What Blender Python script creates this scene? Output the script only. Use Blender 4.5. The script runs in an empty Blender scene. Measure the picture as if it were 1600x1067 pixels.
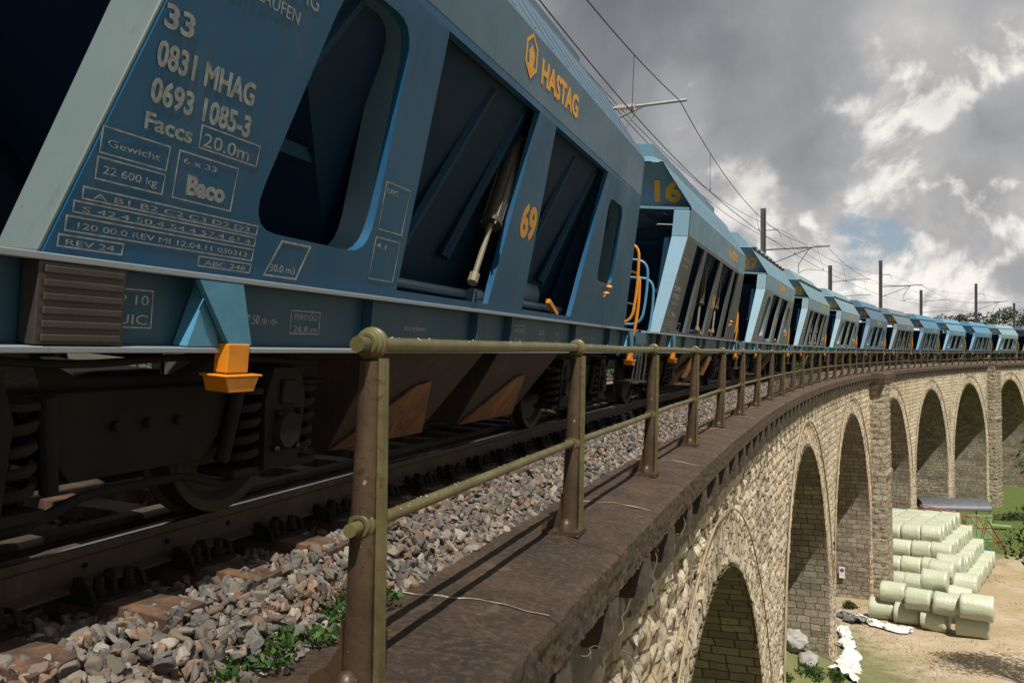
import bpy, bmesh, math, random
import numpy as np
from mathutils import Vector, Matrix, noise as mnoise
random.seed(7); rng = np.random.default_rng(11)
scn = bpy.context.scene
COL = scn.collection
rad = math.radians

# ------------------------------------------------------------------ camera
cd = bpy.data.cameras.new("camera"); cam = bpy.data.objects.new("camera", cd); COL.objects.link(cam)
cd.sensor_width = 36.0; cd.lens = 31.5; cd.shift_y = 0.01135; cd.clip_start = 0.05; cd.clip_end = 5000
cam.location = (0, 0, 0); cam.rotation_euler = (rad(90), 0, 0)
scn.camera = cam

# ------------------------------------------------------------------ exposure, sun, sky
scn.view_settings.view_transform = 'Standard'; scn.view_settings.look = 'None'
scn.view_settings.exposure = 0.42; scn.view_settings.gamma = 1.0
SUNV = Vector((0.11, -0.76, 1.30)).normalized()
sun_el = math.asin(SUNV.z); sun_az = math.atan2(SUNV.x, SUNV.y)
sl = bpy.data.lights.new("sun", 'SUN'); sl.energy = 5.0; sl.angle = rad(0.5); sl.color = (1.0, 0.95, 0.86)
so = bpy.data.objects.new("sun", sl); COL.objects.link(so)
so.rotation_euler = (-SUNV).to_track_quat('-Z', 'Y').to_euler()

world = bpy.data.worlds.new("World"); scn.world = world; world.use_nodes = True
nt = world.node_tree; N = nt.nodes; L = nt.links; N.clear()
def wn(t, **k):
    n = N.new(t)
    for a, b in k.items(): setattr(n, a, b)
    return n
def wmath(op, a, b=None, c=None, clamp=False):
    n = N.new('ShaderNodeMath'); n.operation = op; n.use_clamp = clamp
    for i, q in enumerate((a, b, c)):
        if q is None: continue
        if isinstance(q, (int, float)): n.inputs[i].default_value = q
        else: L.new(q, n.inputs[i])
    return n.outputs[0]
def wmap(v, a, b, c, d, smooth=True):
    n = N.new('ShaderNodeMapRange'); n.interpolation_type = 'SMOOTHSTEP' if smooth else 'LINEAR'
    L.new(v, n.inputs[0])
    for i, q in enumerate((a, b, c, d)): n.inputs[i + 1].default_value = q
    return n.outputs[0]
def wmix(f, a, b):
    n = N.new('ShaderNodeMix'); n.data_type = 'RGBA'
    if isinstance(f, (int, float)): n.inputs[0].default_value = f
    else: L.new(f, n.inputs[0])
    for i, q in ((6, a), (7, b)):
        if isinstance(q, tuple): n.inputs[i].default_value = q + (1,)
        else: L.new(q, n.inputs[i])
    return n.outputs[2]
sky = wn('ShaderNodeTexSky', sky_type='NISHITA', sun_disc=False, sun_elevation=sun_el, sun_rotation=sun_az,
         altitude=400, air_density=1.0, dust_density=1.5, ozone_density=1.0)
tc = wn('ShaderNodeTexCoord')
sep = wn('ShaderNodeSeparateXYZ'); L.new(tc.outputs['Generated'], sep.inputs[0])
# cloud coordinates: direction flattened onto a layer overhead, so clouds crowd towards the horizon
zz = wmath('ADD', wmath('MAXIMUM', sep.outputs[2], 0.0), 0.17)
cx = wmath('DIVIDE', sep.outputs[0], zz); cy = wmath('DIVIDE', sep.outputs[1], zz)
cc = wn('ShaderNodeCombineXYZ'); L.new(cx, cc.inputs[0]); L.new(cy, cc.inputs[1])
def wnoise(scale, detail, rough, off, dist=0.0, vec=None):
    m = wn('ShaderNodeMapping'); m.inputs['Location'].default_value = off
    L.new(vec or cc.outputs[0], m.inputs[0])
    n = wn('ShaderNodeTexNoise'); n.inputs['Scale'].default_value = scale; n.inputs['Detail'].default_value = detail
    n.inputs['Roughness'].default_value = rough; n.inputs['Distortion'].default_value = dist
    L.new(m.outputs[0], n.inputs['Vector']); return n.outputs[0]
big = wnoise(0.8, 6, 0.5, (3.1, 1.7, 0.3), 0.2)
puff = wnoise(2.1, 12, 0.55, (0.4, 5.2, 1.0), 0.1)
puff_s = wnoise(2.1, 12, 0.55, (0.36, 5.36, 1.0), 0.1)     # the same field a step towards the sun
gen = tc.outputs['Generated']
dirn = wnoise(5.0, 10, 0.55, (1.0, 0.3, 2.0), 0.15, gen)
dirn_s = wnoise(5.0, 10, 0.55, (1.0, 0.3, 1.975), 0.15, gen)
def blob(d, r0, r1):     # 1 near direction d, 0 away
    v = wn('ShaderNodeVectorMath', operation='DISTANCE'); L.new(wob.outputs[0], v.inputs[0])
    v.inputs[1].default_value = Vector(d).normalized()
    return wmap(v.outputs['Value'], r0, r1, 1.0, 0.0)
# directions are wobbled by noise so that no cloud edge is round
wn3 = wn('ShaderNodeTexNoise'); wn3.inputs['Scale'].default_value = 9.0; wn3.inputs['Detail'].default_value = 8; L.new(gen, wn3.inputs['Vector'])
wsc = wn('ShaderNodeVectorMath', operation='MULTIPLY_ADD'); L.new(wn3.outputs['Color'], wsc.inputs[0])
wsc.inputs[1].default_value = (.13, .13, .13); wsc.inputs[2].default_value = (-.065, -.065, -.065)
wob = wn('ShaderNodeVectorMath', operation='ADD'); L.new(gen, wob.inputs[0]); L.new(wsc.outputs[0], wob.inputs[1])
def dpx(x, y): return ((x - 800) / 1400.0, 1.0, (551.66 - y) / 1400.0)
def mx(*a):
    r = a[0]
    for q in a[1:]: r = wmath('MAXIMUM', r, q)
    return r
def sc(v, k): return wmath('MULTIPLY', v, k)
dark = mx(sc(blob(dpx(1120, 120), 0.02, 0.26), .9), blob(dpx(980, 60), 0.0, 0.3), sc(blob(dpx(1330, 190), 0.0, 0.09), .55), sc(blob(dpx(1500, 215), 0.015, 0.10), 0.8), sc(blob(dpx(1260, 190), 0.02, 0.14), 0.8),
          sc(blob(dpx(1520, 20), 0.0, 0.10), 0.55), sc(blob(dpx(1560, 425), 0.0, 0.06), 0.5), sc(blob(dpx(1470, 400), 0.0, 0.04), 0.35))
light = mx(blob(dpx(1430, 195), 0.0, 0.075), blob(dpx(1390, 330), 0.01, 0.085), blob(dpx(1510, 345), 0.01, 0.085), sc(blob(dpx(1240, 375), 0.01, 0.10), 0.9),
           sc(blob(dpx(1410, 110), 0.0, 0.10), 0.75), sc(blob(dpx(1590, 60), 0.0, 0.06), 0.9), sc(blob(dpx(1150, 300), 0.0, 0.10), 0.4), sc(blob(dpx(1450, 450), 0.0, 0.10), 0.75), sc(blob(dpx(1060, 190), 0.0, .06), .5),
           sc(blob(dpx(1330, 450), 0.0, 0.10), 0.7), blob(dpx(1480, 310), .01, .09), sc(blob(dpx(1380, 240), 0., .08), .8), sc(blob(dpx(1500, 130), 0., .08), .7))
# broad grey deck
b0 = wmath('ADD', 0.61, sc(light, 0.28)); b0 = wmath('SUBTRACT', b0, sc(dark, 0.26))
b0 = wmath('ADD', b0, sc(wmath('SUBTRACT', big, 0.5), 0.40)); b0 = wmath('ADD', b0, sc(wmath('SUBTRACT', dirn, 0.5), 0.85))
cr = wn('ShaderNodeValToRGB'); L.new(b0, cr.inputs[0])
els = cr.color_ramp.elements; els[0].position = 0.08; els[0].color = (0.088, 0.092, 0.102, 1)
els[1].position = 0.95; els[1].color = (0.52, 0.505, 0.48, 1)
e = els.new(0.32); e.color = (0.165, 0.170, 0.184, 1)
e = els.new(0.56); e.color = (0.29, 0.293, 0.305, 1)
# cumulus heads: crisp edged noise, lit from the sun side, grey beneath
def cumulus(scale, off, lift, lo, hi, amt):
    n0 = wnoise(scale, 13, 0.56, off, 0.25, gen)
    n1 = wnoise(scale, 13, 0.56, (off[0], off[1] + .004, off[2] - lift), 0.25, gen)
    f = wmath('ADD', n0, sc(light, amt)); f = wmath('SUBTRACT', f, sc(dark, 0.10))
    m_ = wmap(f, lo, hi, 0.0, 1.0)
    sh_ = wmap(wmath('SUBTRACT', n0, n1), -0.035, 0.075, 0.0, 1.0)
    edge = wmap(f, hi, hi + 0.22, 1.0, 0.25)       # thin edges glow, thick bodies turn grey
    t = wmath('ADD', sc(sh_, 0.75), sc(edge, 0.32)); t = wmath('SUBTRACT', t, sc(dark, 0.28))
    return m_, wmix(t, (0.215, 0.217, 0.228), (0.78, 0.745, 0.70))
m1, c1 = cumulus(4.2, (2.3, 0.7, 0.9), .030, 0.54, 0.67, 0.34)
m2, c2 = cumulus(8.0, (5.1, 2.7, 1.3), .016, 0.59, 0.72, 0.34)
col = wmix(sc(m1, 0.72), cr.outputs[0], c1); col = wmix(sc(m2, 0.80), col, c2)
n_h = wnoise(7.0, 11, 0.62, (1.7, 4.3, .2), 0.3, gen)
hole = wmath('ADD', mx(sc(blob(dpx(1352, 395), 0.0, 0.085), .95), sc(blob(dpx(1390, 380), 0.0, 0.05), .9), sc(blob(dpx(1225, 400), 0.0, 0.04), 0.45)), sc(wmath('SUBTRACT', n_h, 0.5), 3.4))
hm = wmap(wmath('MULTIPLY', hole, wmap(blob(dpx(1352, 395), .02, .14), 0.0, .25, 0.0, 1.0)), 0.28, 0.62, 0.0, 0.95)
skyc = wn('ShaderNodeVectorMath', operation='SCALE'); L.new(sky.outputs[0], skyc.inputs[0]); skyc.inputs['Scale'].default_value = 0.062
skym = wmix(0.30, skyc.outputs[0], (0.30, 0.33, 0.37))
col = wmix(hm, col, skym)
low = wmap(sep.outputs[2], -0.02, 0.05, 1.0, 0.0)
col = wmix(wmath('MULTIPLY', low, 0.4), col, (0.34, 0.345, 0.36))
bg = wn('ShaderNodeBackground'); L.new(col, bg.inputs[0]); bg.inputs[1].default_value = 1.0
wo = wn('ShaderNodeOutputWorld'); L.new(bg.outputs[0], wo.inputs[0])

# ------------------------------------------------------------------ the curve everything follows
D0 = 311.36; PH = 1.87132; RR = 313.0
CX = D0 * math.sin(PH); CY = D0 * math.cos(PH); AL0 = PH - math.pi / 2
def P(off, s, h):
    """off: metres left of the camera's own radius, s: metres along the line, h: height above the camera"""
    a = AL0 + s / RR; r = D0 + off
    return Vector((CX - r * math.cos(a), CY + r * math.sin(a), h))
def PN(off, s, h):
    a = AL0 + s / RR; r = D0 + off
    return np.stack([CX - r * np.cos(a), CY + r * np.sin(a), h + 0 * a], -1)
def head(s):
    a = AL0 + s / RR; return math.pi / 2 - a
def ray_h(px, py, h):
    y = -h * 1400.0 / (py - 551.66); return Vector(((px - 800) / 1400.0 * y, y, h))
CANT = 0.09

# ------------------------------------------------------------------ material helpers
class M:
    def __init__(s, name):
        s.m = bpy.data.materials.new(name); s.m.use_nodes = True
        s.t = s.m.node_tree; s.b = s.t.nodes['Principled BSDF']; s.n = s.t.nodes; s.l = s.t.links
    def new(s, t, **k):
        n = s.n.new(t)
        for a, b in k.items(): setattr(n, a, b)
        return n
    def set(s, inp, v):
        i = inp if not isinstance(inp, str) else s.b.inputs[inp]
        if isinstance(v, (int, float)): i.default_value = v
        elif isinstance(v, tuple): i.default_value = v + (1,) if len(v) == 3 and i.type == 'RGBA' else v
        else: s.l.new(v, i)
    def coord(s, kind='Object', scale=(1, 1, 1), rot=(0, 0, 0)):
        t = s.new('ShaderNodeTexCoord'); m = s.new('ShaderNodeMapping')
        m.inputs['Scale'].default_value = scale; m.inputs['Rotation'].default_value = rot
        s.l.new(t.outputs[kind], m.inputs[0]); return m.outputs[0]
    def noise(s, scale, detail=5, rough=0.6, vec=None, dist=0.0):
        n = s.new('ShaderNodeTexNoise'); n.inputs['Scale'].default_value = scale; n.inputs['Detail'].default_value = detail
        n.inputs['Roughness'].default_value = rough; n.inputs['Distortion'].default_value = dist
        if vec is not None: s.l.new(vec, n.inputs['Vector'])
        return n.outputs[0]
    def ramp(s, v, *st):
        n = s.new('ShaderNodeValToRGB'); s.l.new(v, n.inputs[0]); el = n.color_ramp.elements
        while len(el) < len(st): el.new(0.5)
        for e, (p, c) in zip(el, st):
            e.position = p; e.color = (c if isinstance(c, tuple) else (c, c, c)) + (1,)
        return n.outputs[0]
    def mix(s, f, a, b, mode='MIX'):
        n = s.new('ShaderNodeMix', data_type='RGBA', blend_type=mode); s.set(n.inputs[0], f)
        s.set(n.inputs[6], a); s.set(n.inputs[7], b); return n.outputs[2]
    def math(s, op, a, b=0.0, clamp=False):
        n = s.new('ShaderNodeMath', operation=op, use_clamp=clamp); s.set(n.inputs[0], a); s.set(n.inputs[1], b); return n.outputs[0]
    def bump(s, h, st=0.3, dist=0.02, prev=None):
        n = s.new('ShaderNodeBump'); n.inputs['Strength'].default_value = st; n.inputs['Distance'].default_value = dist
        s.l.new(h, n.inputs['Height'])
        if prev is not None: s.l.new(prev, n.inputs['Normal'])
        s.l.new(n.outputs[0], s.b.inputs['Normal']); return n.outputs[0]
def plain(name, colr, rough=0.6, metal=0.0, var=0.25, sc=6.0, bump=0.1, spec=0.5):
    m = M(name); v = m.coord()
    n = m.noise(sc, 6, 0.65, v)
    lo = tuple(c * (1 - var) for c in colr); hi = tuple(min(1, c * (1 + var)) for c in colr)
    m.set('Base Color', m.ramp(n, (0.3, lo), (0.7, hi)))
    m.set('Roughness', rough); m.set('Metallic', metal); m.set('Specular IOR Level', spec)
    if bump: m.bump(m.noise(sc * 6, 5, 0.7, v), bump, 0.01)
    return m.m

# paint of the wagons: the object's own colour, dulled by dust and streaks
def paint_material():
    m = M('wagon_paint'); oi = m.new('ShaderNodeObjectInfo')
    v = m.coord(scale=(1, 1, 1)); vs = m.coord(scale=(5.0, 5.0, 0.35))
    big = m.noise(1.3, 6, 0.6, v); st = m.noise(1.0, 6, 0.6, vs)
    dust = m.math('MULTIPLY', m.ramp(st, (0.38, 0.0), (0.75, 1.0)), m.ramp(big, (0.35, 0.35), (0.65, 1.0)))
    c = m.mix(m.math('MULTIPLY', dust, 0.18), oi.outputs['Color'], (0.13, 0.135, 0.13))
    fine = m.noise(34, 6, 0.72, v, 0.4)
    fade = m.noise(0.7, 4, 0.6, m.coord(scale=(1, 1, 1)), 0.8)
    c = m.mix(m.ramp(fade, (0.35, 0.0), (0.70, 0.22)), c, m.mix(0.5, c, (0.10, 0.16, 0.20)))
    rustm = m.math('MULTIPLY', m.ramp(fine, (0.58, 0.0), (0.66, 0.85)), m.ramp(m.noise(2.6, 7, 0.65, v, 0.6), (0.50, 0.0), (0.66, 1.0)))
    c = m.mix(rustm, c, (0.085, 0.042, 0.020))
    drip = m.math('MULTIPLY', m.ramp(m.noise(1.0, 7, 0.7, m.coord(scale=(9, 9, .5))), (0.56, 0.0), (0.68, 0.5)), m.ramp(big, (0.42, 0.0), (0.6, 1.0)))
    c = m.mix(drip, c, (0.045, 0.038, 0.030))
    m.set('Base Color', c); m.set('Roughness', m.ramp(big, (0.3, 0.36), (0.7, 0.6))); m.set('Specular IOR Level', 0.28)
    m.bump(big, 0.12, 0.05); return m.m
PAINT = paint_material()
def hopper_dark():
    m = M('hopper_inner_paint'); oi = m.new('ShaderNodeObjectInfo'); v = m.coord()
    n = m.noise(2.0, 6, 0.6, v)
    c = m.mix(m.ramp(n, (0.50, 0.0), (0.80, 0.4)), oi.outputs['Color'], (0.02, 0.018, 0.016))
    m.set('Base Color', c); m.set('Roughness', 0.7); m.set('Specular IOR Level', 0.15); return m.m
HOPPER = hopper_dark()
ORANGE = plain('orange_paint', (0.50, 0.18, 0.008), 0.4, var=0.12, sc=9)
LETTER_Y = plain('yellow_lettering', (0.55, 0.27, 0.018), 0.6, var=0.15, sc=12, bump=0)
LETTER_W = plain('white_lettering', (0.20, 0.225, 0.24), 0.7, var=0.45, sc=26, bump=0)
LBLUE = plain('light_blue_paint', (0.05, 0.19, 0.30), 0.4, var=0.15, sc=6)
UNDER = plain('undercarriage_grime', (0.0075, 0.0068, 0.006), 0.8, var=0.4, sc=5, bump=0.4, spec=0.2)
WHEELM = plain('wheel_steel', (0.022, 0.018, 0.015), 0.6, 0.2, var=0.3, sc=8, spec=0.3)
DARKBOX = plain('grey_box_metal', (0.026, 0.022, 0.019), 0.6, var=0.3, sc=7)
CYL = plain('cylinder_metal', (0.035, 0.029, 0.021), 0.55, 0.1, var=0.25, sc=7)
CHROME = plain('bare_steel_rod', (0.12, 0.10, 0.065), 0.6, 0.0, var=0.15)
def rust_mat(name, a, b, c):
    m = M(name); v = m.coord(scale=(1, 1, 0.45)); n = m.noise(5, 8, 0.7, v, 0.6)
    m.set('Base Color', m.ramp(n, (0.32, a), (0.5, b), (0.68, c))); m.set('Roughness', 0.75)
    m.bump(m.noise(30, 5, 0.7, v), 0.3, 0.01); return m.m
RUST = rust_mat('rusted_plate', (0.035, 0.018, 0.010), (0.12, 0.048, 0.018), (0.24, 0.10, 0.035))
CHUTE = rust_mat('rusty_dark_plate', (0.006, 0.005, 0.005), (0.016, 0.010, 0.008), (0.035, 0.018, 0.012))
RAILM = rust_mat('rail_rust', (0.016, 0.011, 0.008), (0.032, 0.022, 0.015), (0.055, 0.038, 0.027))
DOORM = rust_mat('worn_orange_door', (0.16, 0.07, 0.025), (0.34, 0.17, 0.06), (0.42, 0.26, 0.13))
RAILTOP = plain('rail_polished', (0.42, 0.43, 0.46), 0.22, 1.0, var=0.1, bump=0)
SLEEPER = rust_mat('sleeper_wood', (0.02, 0.012, 0.008), (0.055, 0.030, 0.018), (0.15, 0.075, 0.036))
def fence_mat(name, a, b, chip):
    m = M(name); v = m.coord(); n = m.noise(4, 8, 0.65, v, 0.4)
    c = m.ramp(n, (0.32, a), (0.62, b))
    ch = m.ramp(m.noise(19, 6, 0.68, v, 1.0), (0.55, 0.0), (0.60, 1.0))
    c = m.mix(m.math('MULTIPLY', m.math('MULTIPLY', ch, 0.85), m.ramp(n, (0.42, 0.25), (0.58, 1.0))), c, chip)
    w = m.ramp(m.noise(55, 3, 0.5, v, 0.5), (0.70, 0.0), (0.73, 1.0))
    c = m.mix(m.math('MULTIPLY', w, 0.5), c, (0.30, 0.27, 0.23))
    m.set('Base Color', c); m.set('Roughness', 0.42); m.set('Specular IOR Level', 0.4)
    m.bump(m.math('ADD', m.noise(34, 6, 0.7, v), m.math('MULTIPLY', ch, -.6)), 0.35, 0.004); return m.m
OLIVE = fence_mat('olive_railing_paint', (0.058, 0.050, 0.020), (0.105, 0.094, 0.038), (0.085, 0.035, 0.02))
BROWN = fence_mat('brown_railing_paint', (0.030, 0.019, 0.011), (0.060, 0.038, 0.021), (0.03, 0.016, 0.010))
MAST = plain('galvanised_mast', (0.10, 0.105, 0.115), 0.5, 0.4, var=0.2, sc=3)
ARM = plain('galvanised_arm', (0.30, 0.30, 0.30), 0.45, 0.6, var=0.15)
WIRE = plain('wire_copper_dark', (0.03, 0.03, 0.032), 0.5, 0.4, bump=0)
INSUL = plain('insulator', (0.36, 0.31, 0.25), 0.3, var=0.1, bump=0)

def coping_mat():
    m = M('coping_sandstone'); v = m.coord('Generated' if False else 'Object')
    n1 = m.noise(1.6, 8, 0.65, v, 0.6); n2 = m.noise(24, 8, 0.75, v); n3 = m.noise(7, 6, 0.6, v, 1.0)
    c = m.ramp(n1, (0.3, (0.020, 0.013, 0.008)), (0.5, (0.052, 0.031, 0.018)), (0.72, (0.10, 0.058, 0.031)))
    c = m.mix(m.ramp(n3, (0.52, 0.0), (0.66, 0.75)), c, (0.026, 0.022, 0.020))
    c = m.mix(m.ramp(n2, (0.50, 0.0), (0.62, 0.65)), c, (0.15, 0.085, 0.045)); c = m.mix(m.ramp(n2, (0.34, 0.75), (0.46, 0.0)), c, (0.018, 0.013, 0.010))
    sp = m.new('ShaderNodeTexVoronoi'); sp.inputs['Scale'].default_value = 9.0; m.l.new(m.mix(0.06, v, m.new('ShaderNodeTexNoise').outputs['Color']), sp.inputs['Vector'])
    c = m.mix(m.math('MULTIPLY', m.ramp(sp.outputs['Distance'], (0.06, 1.0), (0.10, 0.0)), m.ramp(m.noise(3.1, 3, .5, v), (.50, 0.0), (.56, 1.0))), c, (0.22, 0.18, 0.14))
    c = m.mix(m.ramp(m.noise(1.9, 9, .62, v, 1.5), (.60, 0.0), (.68, .5)), c, (0.15, 0.125, 0.095))
    m.set('Base Color', c); m.set('Roughness', 0.72)
    bp = m.bump(n2, 1.0, 0.03); m.bump(m.noise(80, 6, 0.85, v), 1.0, 0.012, bp); return m.m
COPING = coping_mat()
def corbel_mat():
    m = M('corbel_stone'); v = m.coord(); n = m.noise(5, 8, 0.7, v)
    m.set('Base Color', m.ramp(n, (0.3, (0.028, 0.02, 0.015)), (0.7, (0.075, 0.052, 0.036)))); m.set('Roughness', 0.9)
    m.bump(m.noise(30, 6, 0.8, v), 0.8, 0.02); return m.m
CORBEL = corbel_mat()
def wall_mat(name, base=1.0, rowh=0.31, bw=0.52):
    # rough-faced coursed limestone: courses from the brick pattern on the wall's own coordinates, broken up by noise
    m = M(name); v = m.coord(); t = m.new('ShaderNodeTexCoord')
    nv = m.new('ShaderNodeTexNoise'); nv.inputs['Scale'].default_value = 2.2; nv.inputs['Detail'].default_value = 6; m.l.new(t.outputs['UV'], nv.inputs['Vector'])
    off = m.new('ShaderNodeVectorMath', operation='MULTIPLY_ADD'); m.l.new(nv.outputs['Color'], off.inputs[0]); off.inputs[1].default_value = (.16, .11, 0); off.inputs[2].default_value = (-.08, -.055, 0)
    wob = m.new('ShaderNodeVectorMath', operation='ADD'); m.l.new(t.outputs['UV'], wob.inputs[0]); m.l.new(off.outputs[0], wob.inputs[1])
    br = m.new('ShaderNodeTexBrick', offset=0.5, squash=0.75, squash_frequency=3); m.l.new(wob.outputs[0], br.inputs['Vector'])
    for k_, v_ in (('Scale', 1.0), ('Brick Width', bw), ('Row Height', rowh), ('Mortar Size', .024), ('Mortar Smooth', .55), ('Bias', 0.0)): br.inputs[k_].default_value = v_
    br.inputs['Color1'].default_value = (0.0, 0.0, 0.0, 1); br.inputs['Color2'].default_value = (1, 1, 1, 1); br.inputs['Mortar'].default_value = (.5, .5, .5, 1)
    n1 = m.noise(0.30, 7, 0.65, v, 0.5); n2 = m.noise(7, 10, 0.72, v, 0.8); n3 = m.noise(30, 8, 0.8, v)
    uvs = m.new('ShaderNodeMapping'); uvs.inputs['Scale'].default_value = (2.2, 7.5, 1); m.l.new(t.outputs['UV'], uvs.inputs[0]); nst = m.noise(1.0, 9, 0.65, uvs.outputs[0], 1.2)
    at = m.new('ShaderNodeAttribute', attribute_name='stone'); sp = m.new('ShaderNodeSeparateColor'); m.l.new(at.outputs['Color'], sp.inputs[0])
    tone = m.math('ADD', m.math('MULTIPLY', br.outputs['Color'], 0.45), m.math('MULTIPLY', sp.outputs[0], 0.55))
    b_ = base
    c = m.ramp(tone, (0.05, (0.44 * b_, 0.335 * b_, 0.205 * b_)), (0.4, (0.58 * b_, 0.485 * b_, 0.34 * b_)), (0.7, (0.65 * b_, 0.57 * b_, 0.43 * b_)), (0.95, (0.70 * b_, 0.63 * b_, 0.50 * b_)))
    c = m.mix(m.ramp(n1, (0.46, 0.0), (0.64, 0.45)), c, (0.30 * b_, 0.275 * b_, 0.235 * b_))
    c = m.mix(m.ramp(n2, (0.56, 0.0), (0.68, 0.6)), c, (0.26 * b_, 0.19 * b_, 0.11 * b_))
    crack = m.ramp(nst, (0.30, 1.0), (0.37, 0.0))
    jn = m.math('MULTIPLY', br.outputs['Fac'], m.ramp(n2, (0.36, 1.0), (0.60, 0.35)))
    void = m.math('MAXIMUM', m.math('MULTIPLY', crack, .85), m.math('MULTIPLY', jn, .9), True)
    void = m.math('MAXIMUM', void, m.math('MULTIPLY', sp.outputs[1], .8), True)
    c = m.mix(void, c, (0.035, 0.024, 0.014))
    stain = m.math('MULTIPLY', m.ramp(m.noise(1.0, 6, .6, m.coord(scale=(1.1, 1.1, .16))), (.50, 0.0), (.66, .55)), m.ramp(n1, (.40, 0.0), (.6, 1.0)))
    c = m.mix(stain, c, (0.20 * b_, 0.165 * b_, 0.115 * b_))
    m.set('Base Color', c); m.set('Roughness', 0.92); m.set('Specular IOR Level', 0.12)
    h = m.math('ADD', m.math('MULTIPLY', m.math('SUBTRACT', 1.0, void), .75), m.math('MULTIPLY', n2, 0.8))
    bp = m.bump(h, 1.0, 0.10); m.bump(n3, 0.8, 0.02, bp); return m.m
WALL = wall_mat('limestone_rubble')
RING = wall_mat('voussoir_stone', 1.0, 0.31, .52)
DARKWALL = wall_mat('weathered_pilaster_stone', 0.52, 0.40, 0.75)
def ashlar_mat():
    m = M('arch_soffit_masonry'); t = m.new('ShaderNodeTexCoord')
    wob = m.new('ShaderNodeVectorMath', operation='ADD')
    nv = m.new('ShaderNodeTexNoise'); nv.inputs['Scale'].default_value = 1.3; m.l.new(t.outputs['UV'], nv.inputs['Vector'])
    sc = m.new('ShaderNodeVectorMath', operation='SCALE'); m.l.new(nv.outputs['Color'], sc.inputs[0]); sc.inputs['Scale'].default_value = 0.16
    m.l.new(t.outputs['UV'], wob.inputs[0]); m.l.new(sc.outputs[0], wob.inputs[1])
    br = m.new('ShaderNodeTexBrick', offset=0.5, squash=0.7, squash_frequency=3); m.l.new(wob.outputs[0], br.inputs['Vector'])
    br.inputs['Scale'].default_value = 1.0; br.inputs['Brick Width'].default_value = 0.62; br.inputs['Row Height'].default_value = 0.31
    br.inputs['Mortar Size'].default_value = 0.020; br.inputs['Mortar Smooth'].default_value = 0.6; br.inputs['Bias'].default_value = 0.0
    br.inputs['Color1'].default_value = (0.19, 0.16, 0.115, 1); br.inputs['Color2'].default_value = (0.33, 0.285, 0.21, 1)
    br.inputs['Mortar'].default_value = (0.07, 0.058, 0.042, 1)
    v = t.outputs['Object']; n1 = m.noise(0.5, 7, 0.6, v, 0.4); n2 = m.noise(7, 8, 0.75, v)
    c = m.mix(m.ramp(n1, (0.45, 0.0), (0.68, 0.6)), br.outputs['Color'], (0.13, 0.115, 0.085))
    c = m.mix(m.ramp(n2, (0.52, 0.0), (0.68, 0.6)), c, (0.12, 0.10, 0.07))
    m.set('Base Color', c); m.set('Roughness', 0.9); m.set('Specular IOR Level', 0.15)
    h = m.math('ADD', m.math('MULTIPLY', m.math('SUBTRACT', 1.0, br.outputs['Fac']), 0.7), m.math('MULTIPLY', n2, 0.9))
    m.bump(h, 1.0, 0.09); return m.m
ASHLAR = ashlar_mat()
def stone_bits(name):
    m = M(name); at = m.new('ShaderNodeAttribute', attribute_name='stone'); v = m.coord()
    n = m.noise(38, 6, 0.75, v)
    c = m.mix(m.ramp(n, (0.35, 0.35), (0.62, 0.0)), at.outputs['Color'], (0.045, 0.04, 0.035))
    m.set('Base Color', c); m.set('Roughness', 0.85); m.set('Specular IOR Level', 0.25)
    m.bump(n, 0.6, 0.008); return m.m
BALLAST = stone_bits('ballast_stone')
def ballast_bed():
    m = M('ballast_bed'); v = m.coord(); vo = m.new('ShaderNodeTexVoronoi'); vo.inputs['Scale'].default_value = 16; m.l.new(v, vo.inputs['Vector'])
    s = m.new('ShaderNodeSeparateColor'); m.l.new(vo.outputs['Color'], s.inputs[0])
    c = m.ramp(s.outputs[0], (0.0, (0.05, 0.045, 0.04)), (0.5, (0.14, 0.115, 0.09)), (0.8, (0.24, 0.2, 0.17)), (1.0, (0.22, 0.12, 0.07)))
    m.set('Base Color', c); m.set('Roughness', 0.95); m.bump(vo.outputs['Distance'], 1.0, 0.05); return m.m
BED = ballast_bed()
def leaf(name, a, b):
    m = M(name); at = m.new('ShaderNodeAttribute', attribute_name='stone')
    c = m.mix(at.outputs['Fac'], a, b); m.set('Base Color', c); m.set('Roughness', 0.5)
    m.set('Specular IOR Level', 0.35)
    tr = m.new('ShaderNodeBsdfTranslucent'); m.l.new(c, tr.inputs[0]); mx = m.new('ShaderNodeMixShader'); mx.inputs[0].default_value = 0.25
    o = m.n['Material Output']; m.l.new(m.b.outputs[0], mx.inputs[1]); m.l.new(tr.outputs[0], mx.inputs[2]); m.l.new(mx.outputs[0], o.inputs[0])
    return m.m
LEAF = leaf('green_leaves', (0.012, 0.038, 0.008), (0.055, 0.105, 0.018))
LEAFD = leaf('tree_leaves', (0.012, 0.028, 0.008), (0.055, 0.085, 0.025))
LEAFR = leaf('reddish_weed', (0.14, 0.03, 0.018), (0.12, 0.11, 0.03))
BARK = plain('bark', (0.09, 0.07, 0.05), 0.9, sc=12, bump=0.6)
VINE = plain('dry_vine', (0.17, 0.13, 0.09), 0.9, sc=12, bump=0.2)
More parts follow.
